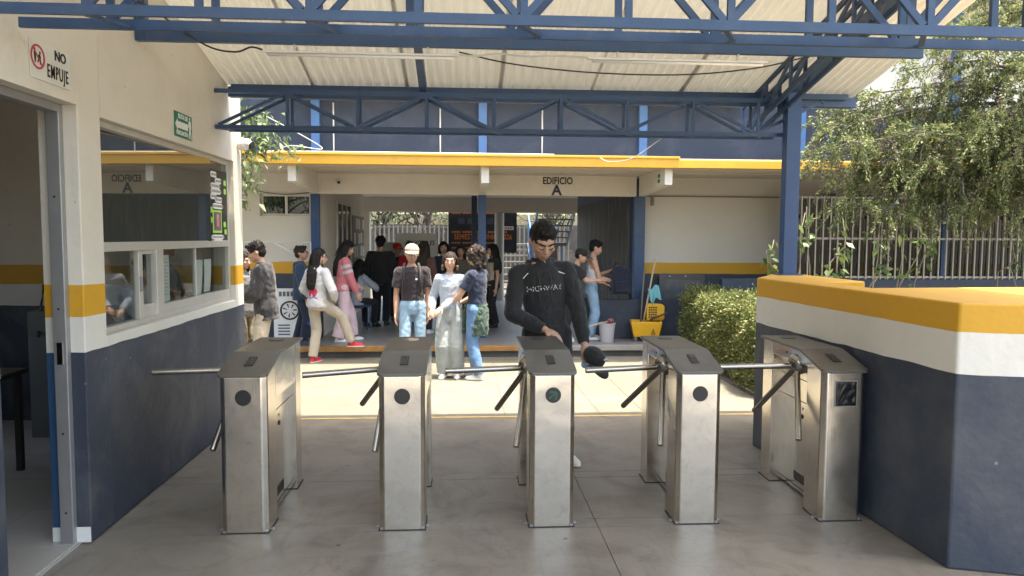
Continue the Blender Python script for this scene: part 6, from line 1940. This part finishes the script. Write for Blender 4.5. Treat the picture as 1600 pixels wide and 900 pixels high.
JUND = leaf_mat("juniper_dry", [(0.09, 0.07, 0.045), (0.14, 0.11, 0.07)], 0.2)
BRO = leaf_mat("broad_leaf", [(0.06, 0.10, 0.03), (0.12, 0.18, 0.06), (0.20, 0.26, 0.12), (0.26, 0.30, 0.17)], 0.4, 0.4)
HED = leaf_mat("hedge_leaf", [(0.05, 0.075, 0.02), (0.095, 0.125, 0.035), (0.15, 0.175, 0.05), (0.21, 0.22, 0.07), (0.30, 0.29, 0.10)], 0.35, 0.5)
VINE = leaf_mat("vine_leaf", [(0.05, 0.09, 0.02), (0.10, 0.15, 0.04), (0.17, 0.23, 0.07)], 0.45, 0.45)

# drooping juniper on the right
jt = thing("juniper_tree", "big drooping grey-green juniper tree overhanging the barred fence", "tree", (8.0, 9.0, 0))
jl = Vector((8.0, 9.0, 0))
MB().tube([(0, 0, 0), (0.05, -0.05, 1.2), (-0.05, 0, 2.3), (0.02, 0.05, 3.4), (0.1, 0.0, 5.0)], 0.17, 12, 0.07).build("trunk", M_bark, jt, smooth=True)
tips = []
for k in range(40):
    a = RNG.uniform(0, 2 * math.pi)
    z0 = RNG.uniform(1.9, 4.9)
    rad = RNG.uniform(0.9, 2.4)
    tips.append((-0.6 + rad * math.cos(a), rad * 0.5 * math.sin(a) - 0.4, z0 + RNG.uniform(-0.2, 0.7), z0))
# limbs aimed at the regions where the crown reaches out
for (x, y, z) in [(4.3, 8.3, 2.15), (4.75, 8.2, 2.0), (5.3, 8.3, 2.05), (5.9, 8.2, 2.15), (6.6, 8.2, 2.1), (7.1, 8.1, 2.2), (5.0, 8.0, 2.9), (5.6, 8.1, 2.75), (6.3, 7.9, 2.9), (4.6, 8.4, 2.9), (3.95, 8.2, 2.9), (4.1, 8.5, 2.55), (4.35, 8.0, 2.75), (4.5, 8.6, 2.25), (4.7, 8.1, 2.55), (4.9, 8.5, 2.2), (4.3, 8.3, 3.0), (5.2, 8.0, 2.6), (5.1, 8.6, 3.2), (5.5, 8.2, 2.35), (5.0, 8.2, 3.6), (5.5, 7.9, 3.75), (6.0, 7.8, 3.5), (6.5, 7.7, 3.2), (6.9, 7.9, 2.8), (6.2, 8.0, 2.6), (7.2, 8.0, 3.4), (5.7, 8.3, 4.1), (6.6, 7.9, 4.1), (4.2, 8.7, 2.7), (5.8, 8.0, 3.0), (7.0, 8.0, 2.4), (6.5, 8.2, 2.3), (4.05, 8.3, 3.15), (5.3, 8.4, 3.95), (6.0, 8.4, 4.5), (7.0, 8.3, 4.7)]:
    tips.append((x - jl.x, y - jl.y, z, z + RNG.uniform(-0.3, 0.8)))
LP, LD, DP, DD = [], [], [], []
for (tx, ty, tz, z0) in tips:
    path = branch_path((0.0, 0.0, z0), (tx, ty, tz), RNG.uniform(0.05, 0.35), 7, 0.06)
    MB().tube([tuple(p) for p in path], 0.028, 6, 0.006).build("limb", M_bark, jt, smooth=True)
    ln = np.linalg.norm(path[-1] - path[0])
    for q in range(int(11 + ln * 10)):
        t = RNG.uniform(0.30, 1.0) ** 0.8
        i = min(5, int(t * 6)); f = t * 6 - i
        p = path[i] * (1 - f) + path[i + 1] * f
        dr = (path[-1] - path[0]) / max(ln, 0.1) * 0.6 + RNG.normal(size=3) * 0.6 + np.array([0, 0, -0.35])
        dr /= np.linalg.norm(dr)
        sl = RNG.uniform(0.18, 0.48)
        m = int(64 * sl / 0.3)
        tt = RNG.uniform(0, 1, m)
        pts = p + dr * sl * tt[:, None] - np.array([0, 0, 1]) * (0.35 * sl * tt[:, None] ** 2) + RNG.normal(size=(m, 3)) * (0.022 * (1.1 - tt[:, None] * 0.6))
        dd = dr + RNG.normal(size=(m, 3)) * 0.5 + np.array([0, 0, -0.25])
        (DP if RNG.uniform() < 0.10 else LP).append(pts)
        (DD if DP and DP[-1] is pts else LD).append(dd)
leaf_cloud("crown", np.concatenate(LP), np.concatenate(LD), 0.050, 0.016, JUN, jt)
leaf_cloud("dry_sprays", np.concatenate(DP), np.concatenate(DD), 0.055, 0.011, JUND, jt)
# bare hanging twigs
for k in range(26):
    x, y, z = RNG.uniform(-3.8, -0.6), RNG.uniform(-1.0, -0.1), RNG.uniform(2.4, 3.6)
    p = [(x, y, z)]
    for j in range(5):
        x += RNG.normal() * 0.06; y += RNG.normal() * 0.04; z -= RNG.uniform(0.06, 0.17)
        p.append((x, y, z))
    MB().tube(p, 0.008, 5, 0.003).build("twig", M_bark, jt, smooth=True)

# vine climbing in front of the bars
vn = thing("climbing_vine", "vine with broad bright leaves climbing the bars behind the yellow wall", "plant", (4.6, 9.2, 0))
VP, VD = [], []
for k in range(11):
    x0, y0 = RNG.uniform(-0.5, 1.3), RNG.uniform(-0.2, 0.5)
    z1 = RNG.uniform(1.5, 2.3)
    path = branch_path((x0, y0, 0.0), (x0 + RNG.uniform(-0.35, 0.6), y0 + RNG.uniform(-0.15, 0.1), z1), 0.0, 7, 0.05)
    MB().tube([tuple(p) for p in path], 0.011, 5, 0.005).build("stem", pmat("vine_stem", (0.22, 0.18, 0.12), 0.8), vn, smooth=True)
    for q in range(16):
        t = RNG.choice([0.6, 0.8, 0.95]) + RNG.normal() * 0.02; i = min(5, int(t * 6)); f = t * 6 - i
        VP.append(path[i] * (1 - f) + path[i + 1] * f + RNG.normal(size=3) * 0.05); VD.append(RNG.normal(size=3) * 0.6 + np.array([0.2, -0.4, -0.5]))
leaf_cloud("leaves", np.array(VP), np.array(VD), 0.125, 0.065, VINE, vn, 0.2)
v2_ = thing("climbing_vine", "thin leafy vine reaching along the bars next to the steel pipe", "plant", (7.0, 9.3, 0))
VP, VD = [], []
for k in range(5):
    x0 = RNG.uniform(-0.3, 0.5)
    path = branch_path((x0, 0, 0.0), (x0 + RNG.uniform(-0.1, 0.9), RNG.uniform(-0.1, 0.2), RNG.uniform(1.5, 2.1)), 0.1, 7, 0.05)
    MB().tube([tuple(p) for p in path], 0.009, 5, 0.004).build("stem", MATS["vine_stem"], v2_, smooth=True)
    for q in range(14):
        t = RNG.uniform(0.6, 1.0); i = min(5, int(t * 6)); f = t * 6 - i
        VP.append(path[i] * (1 - f) + path[i + 1] * f + RNG.normal(size=3) * 0.05); VD.append(RNG.normal(size=3) * 0.6 + np.array([0.2, -0.4, -0.4]))
leaf_cloud("leaves", np.array(VP), np.array(VD), 0.09, 0.05, VINE, v2_, 0.2)

# leafy tree beyond the booth
lt = thing("leafy_tree", "broad-leaved tree spilling past the end of the booth", "tree", (-3.3, 8.6, 0))
MB().tube([(0, 0, 0), (0.04, 0.02, 1.0), (-0.03, 0.0, 2.0), (0.05, 0.0, 3.0)], 0.075, 10, 0.04).build("trunk", M_bark, lt, smooth=True)
LP, LD = [], []
targets = [(1.0, -0.1, 2.95), (1.3, 0.0, 2.75), (1.45, 0.0, 2.62), (1.1, -0.2, 2.5), (0.95, 0.1, 2.3), (0.9, -0.1, 2.15), (1.2, 0.1, 2.95), (0.9, 0.0, 3.1), (1.0, 0.2, 2.75)] + [(RNG.uniform(-1.2, 0.7), RNG.uniform(-0.7, 0.8), RNG.uniform(2.2, 4.0)) for _ in range(26)]
for t_ in targets:
    path = branch_path((0, 0, min(2.8, t_[2] - 0.2)), t_, 0.12, 7, 0.04)
    MB().tube([tuple(p) for p in path], 0.018, 6, 0.004).build("limb", M_bark, lt, smooth=True)
    for q in range(115):
        t = RNG.uniform(0.42, 1.0); i = min(5, int(t * 6)); f = t * 6 - i
        LP.append(path[i] * (1 - f) + path[i + 1] * f + RNG.normal(size=3) * 0.085); LD.append(RNG.normal(size=3) * 0.8 + np.array([0.25, -0.25, -0.55]))
leaf_cloud("crown", np.array(LP), np.array(LD), 0.095, 0.040, BRO, lt, 0.25)

# clipped hedge
hd = thing("hedge", "clipped bushy green hedge standing past the turnstiles by the low wall", "hedge", (3.85, 9.0, 0))
hx0, hx1, hy0, hy1, hz = -0.66, 0.95, -1.45, 1.45, 0.93
N = 42000
face = RNG.choice(4, N, p=[0.36, 0.30, 0.26, 0.08])
u, v = RNG.uniform(0, 1, N), RNG.uniform(0, 1, N)
X = np.where(face == 0, hx0, hx0 + (hx1 - hx0) * u)
Yy = np.where(face == 2, hy0, hy0 + (hy1 - hy0) * v)
Zz = np.where(face == 1, hz, 0.06 + (hz - 0.06) * np.where(face == 0, u, v))
Yy = np.where(face == 0, hy0 + (hy1 - hy0) * v, Yy)
X = np.where(face == 3, RNG.uniform(hx0, hx1, N), X); Yy = np.where(face == 3, RNG.uniform(hy0, hy1, N), Yy); Zz = np.where(face == 3, RNG.uniform(0.1, hz, N), Zz)
bumpy = 0.022 * np.sin(5.1 * Yy + 2.0 * Zz) + 0.02 * np.sin(9.0 * X + 4 * Yy) + 0.016 * np.sin(13 * Zz + 6 * Yy)
nrm = np.stack([np.where(face == 0, -1.0, 0.0), np.where(face == 2, -1.0, 0.0), np.where(face == 1, 1.0, 0.0)], axis=1)
rc = np.minimum(1.0, ((Zz - hz + 0.16) / 0.16).clip(0, 1))
P3 = np.stack([X + rc ** 2 * 0.04 * (face == 0), Yy + rc ** 2 * 0.04 * (face == 2), Zz], axis=1) + nrm * (bumpy + RNG.normal(size=N) * 0.035)[:, None]
D3 = nrm * 0.8 + RNG.normal(size=(N, 3)) * 0.7 + np.array([0, 0, 0.25])
leaf_cloud("foliage", P3, D3, 0.042, 0.020, HED, hd)
# woody core and sprigs standing up
sp = MB()
for k in range(60):
    x, y = RNG.uniform(hx0 + 0.1, hx1 - 0.1), RNG.uniform(hy0 + 0.1, hy1 - 0.1)
    sp.tube([(x, y, 0.0), (x + RNG.normal() * 0.06, y + RNG.normal() * 0.06, 0.45), (x + RNG.normal() * 0.12, y + RNG.normal() * 0.12, 0.88)], 0.012, 5, 0.004)
sp.build("stems", M_bark, hd)
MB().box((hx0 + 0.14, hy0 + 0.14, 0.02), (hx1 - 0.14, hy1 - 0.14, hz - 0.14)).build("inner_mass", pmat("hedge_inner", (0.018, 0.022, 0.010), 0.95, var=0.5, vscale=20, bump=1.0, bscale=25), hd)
SP, SD = [], []
for k in range(16):
    x, y = RNG.uniform(hx0, hx1), RNG.uniform(hy0, hy1)
    hh = RNG.uniform(0.05, 0.16)
    for q in range(7):
        SP.append((x + RNG.normal() * 0.012, y + RNG.normal() * 0.012, hz + hh * q / 7)); SD.append(RNG.normal(size=3) + np.array([0, 0, 0.6]))
leaf_cloud("sprigs", np.array(SP), np.array(SD), 0.045, 0.022, HED, hd)
struct(box("hedge_bed", (3.12, 7.5, 0.0005), (5.0, 10.38, 0.012), pmat("bed_soil", (0.10, 0.08, 0.06), 0.95, var=0.4, vscale=10, bump=0.7)))

# trees in the yard behind the hall
for i, (x, y, r, lab) in enumerate([(-2.75, 25.2, 0.16, "bare-trunked tree in the yard, next to the hall's pale end post"), (-1.35, 25.0, 0.20, "gnarled yard tree above the tall white screen"), (3.2, 25.6, 0.14, "yard tree seen through the open stair treads"), (-6.0, 26.0, 0.18, "yard tree hidden deep behind the notice board wall"), (0.6, 26.2, 0.15, "yard tree standing behind the dark banner")]):
    if "hidden" in lab:
        continue
    t = thing("yard_tree", lab, "tree", (x, y, 0), 0, "trees in the yard behind the hall")
    MB().tube([(0, 0, 0), (0.08, 0, 0.9), (-0.05, 0.05, 1.7), (0.06, 0, 2.4)], r, 10, r * 0.55).build("trunk", M_bark, t, smooth=True)
    LP, LD = [], []
    for k in range(22):
        a = RNG.uniform(0, 6.28); rr = RNG.uniform(0.5, 1.7)
        path = branch_path((0, 0, RNG.uniform(1.6, 2.4)), (rr * math.cos(a), rr * math.sin(a) * 0.7, RNG.uniform(2.2, 4.2)), 0.1, 7, 0.07)
        MB().tube([tuple(p) for p in path], 0.05, 6, 0.010).build("limb", M_bark, t, smooth=True)
        for q in range(60):
            tt = RNG.uniform(0.5, 1.05); ii = min(5, int(tt * 6)); f = tt * 6 - ii
            LP.append(path[ii] * (1 - f) + path[min(ii + 1, 6)] * f + RNG.normal(size=3) * 0.17); LD.append(RNG.normal(size=3))
    leaf_cloud("crown", np.array(LP), np.array(LD), 0.13, 0.06, BRO, t)
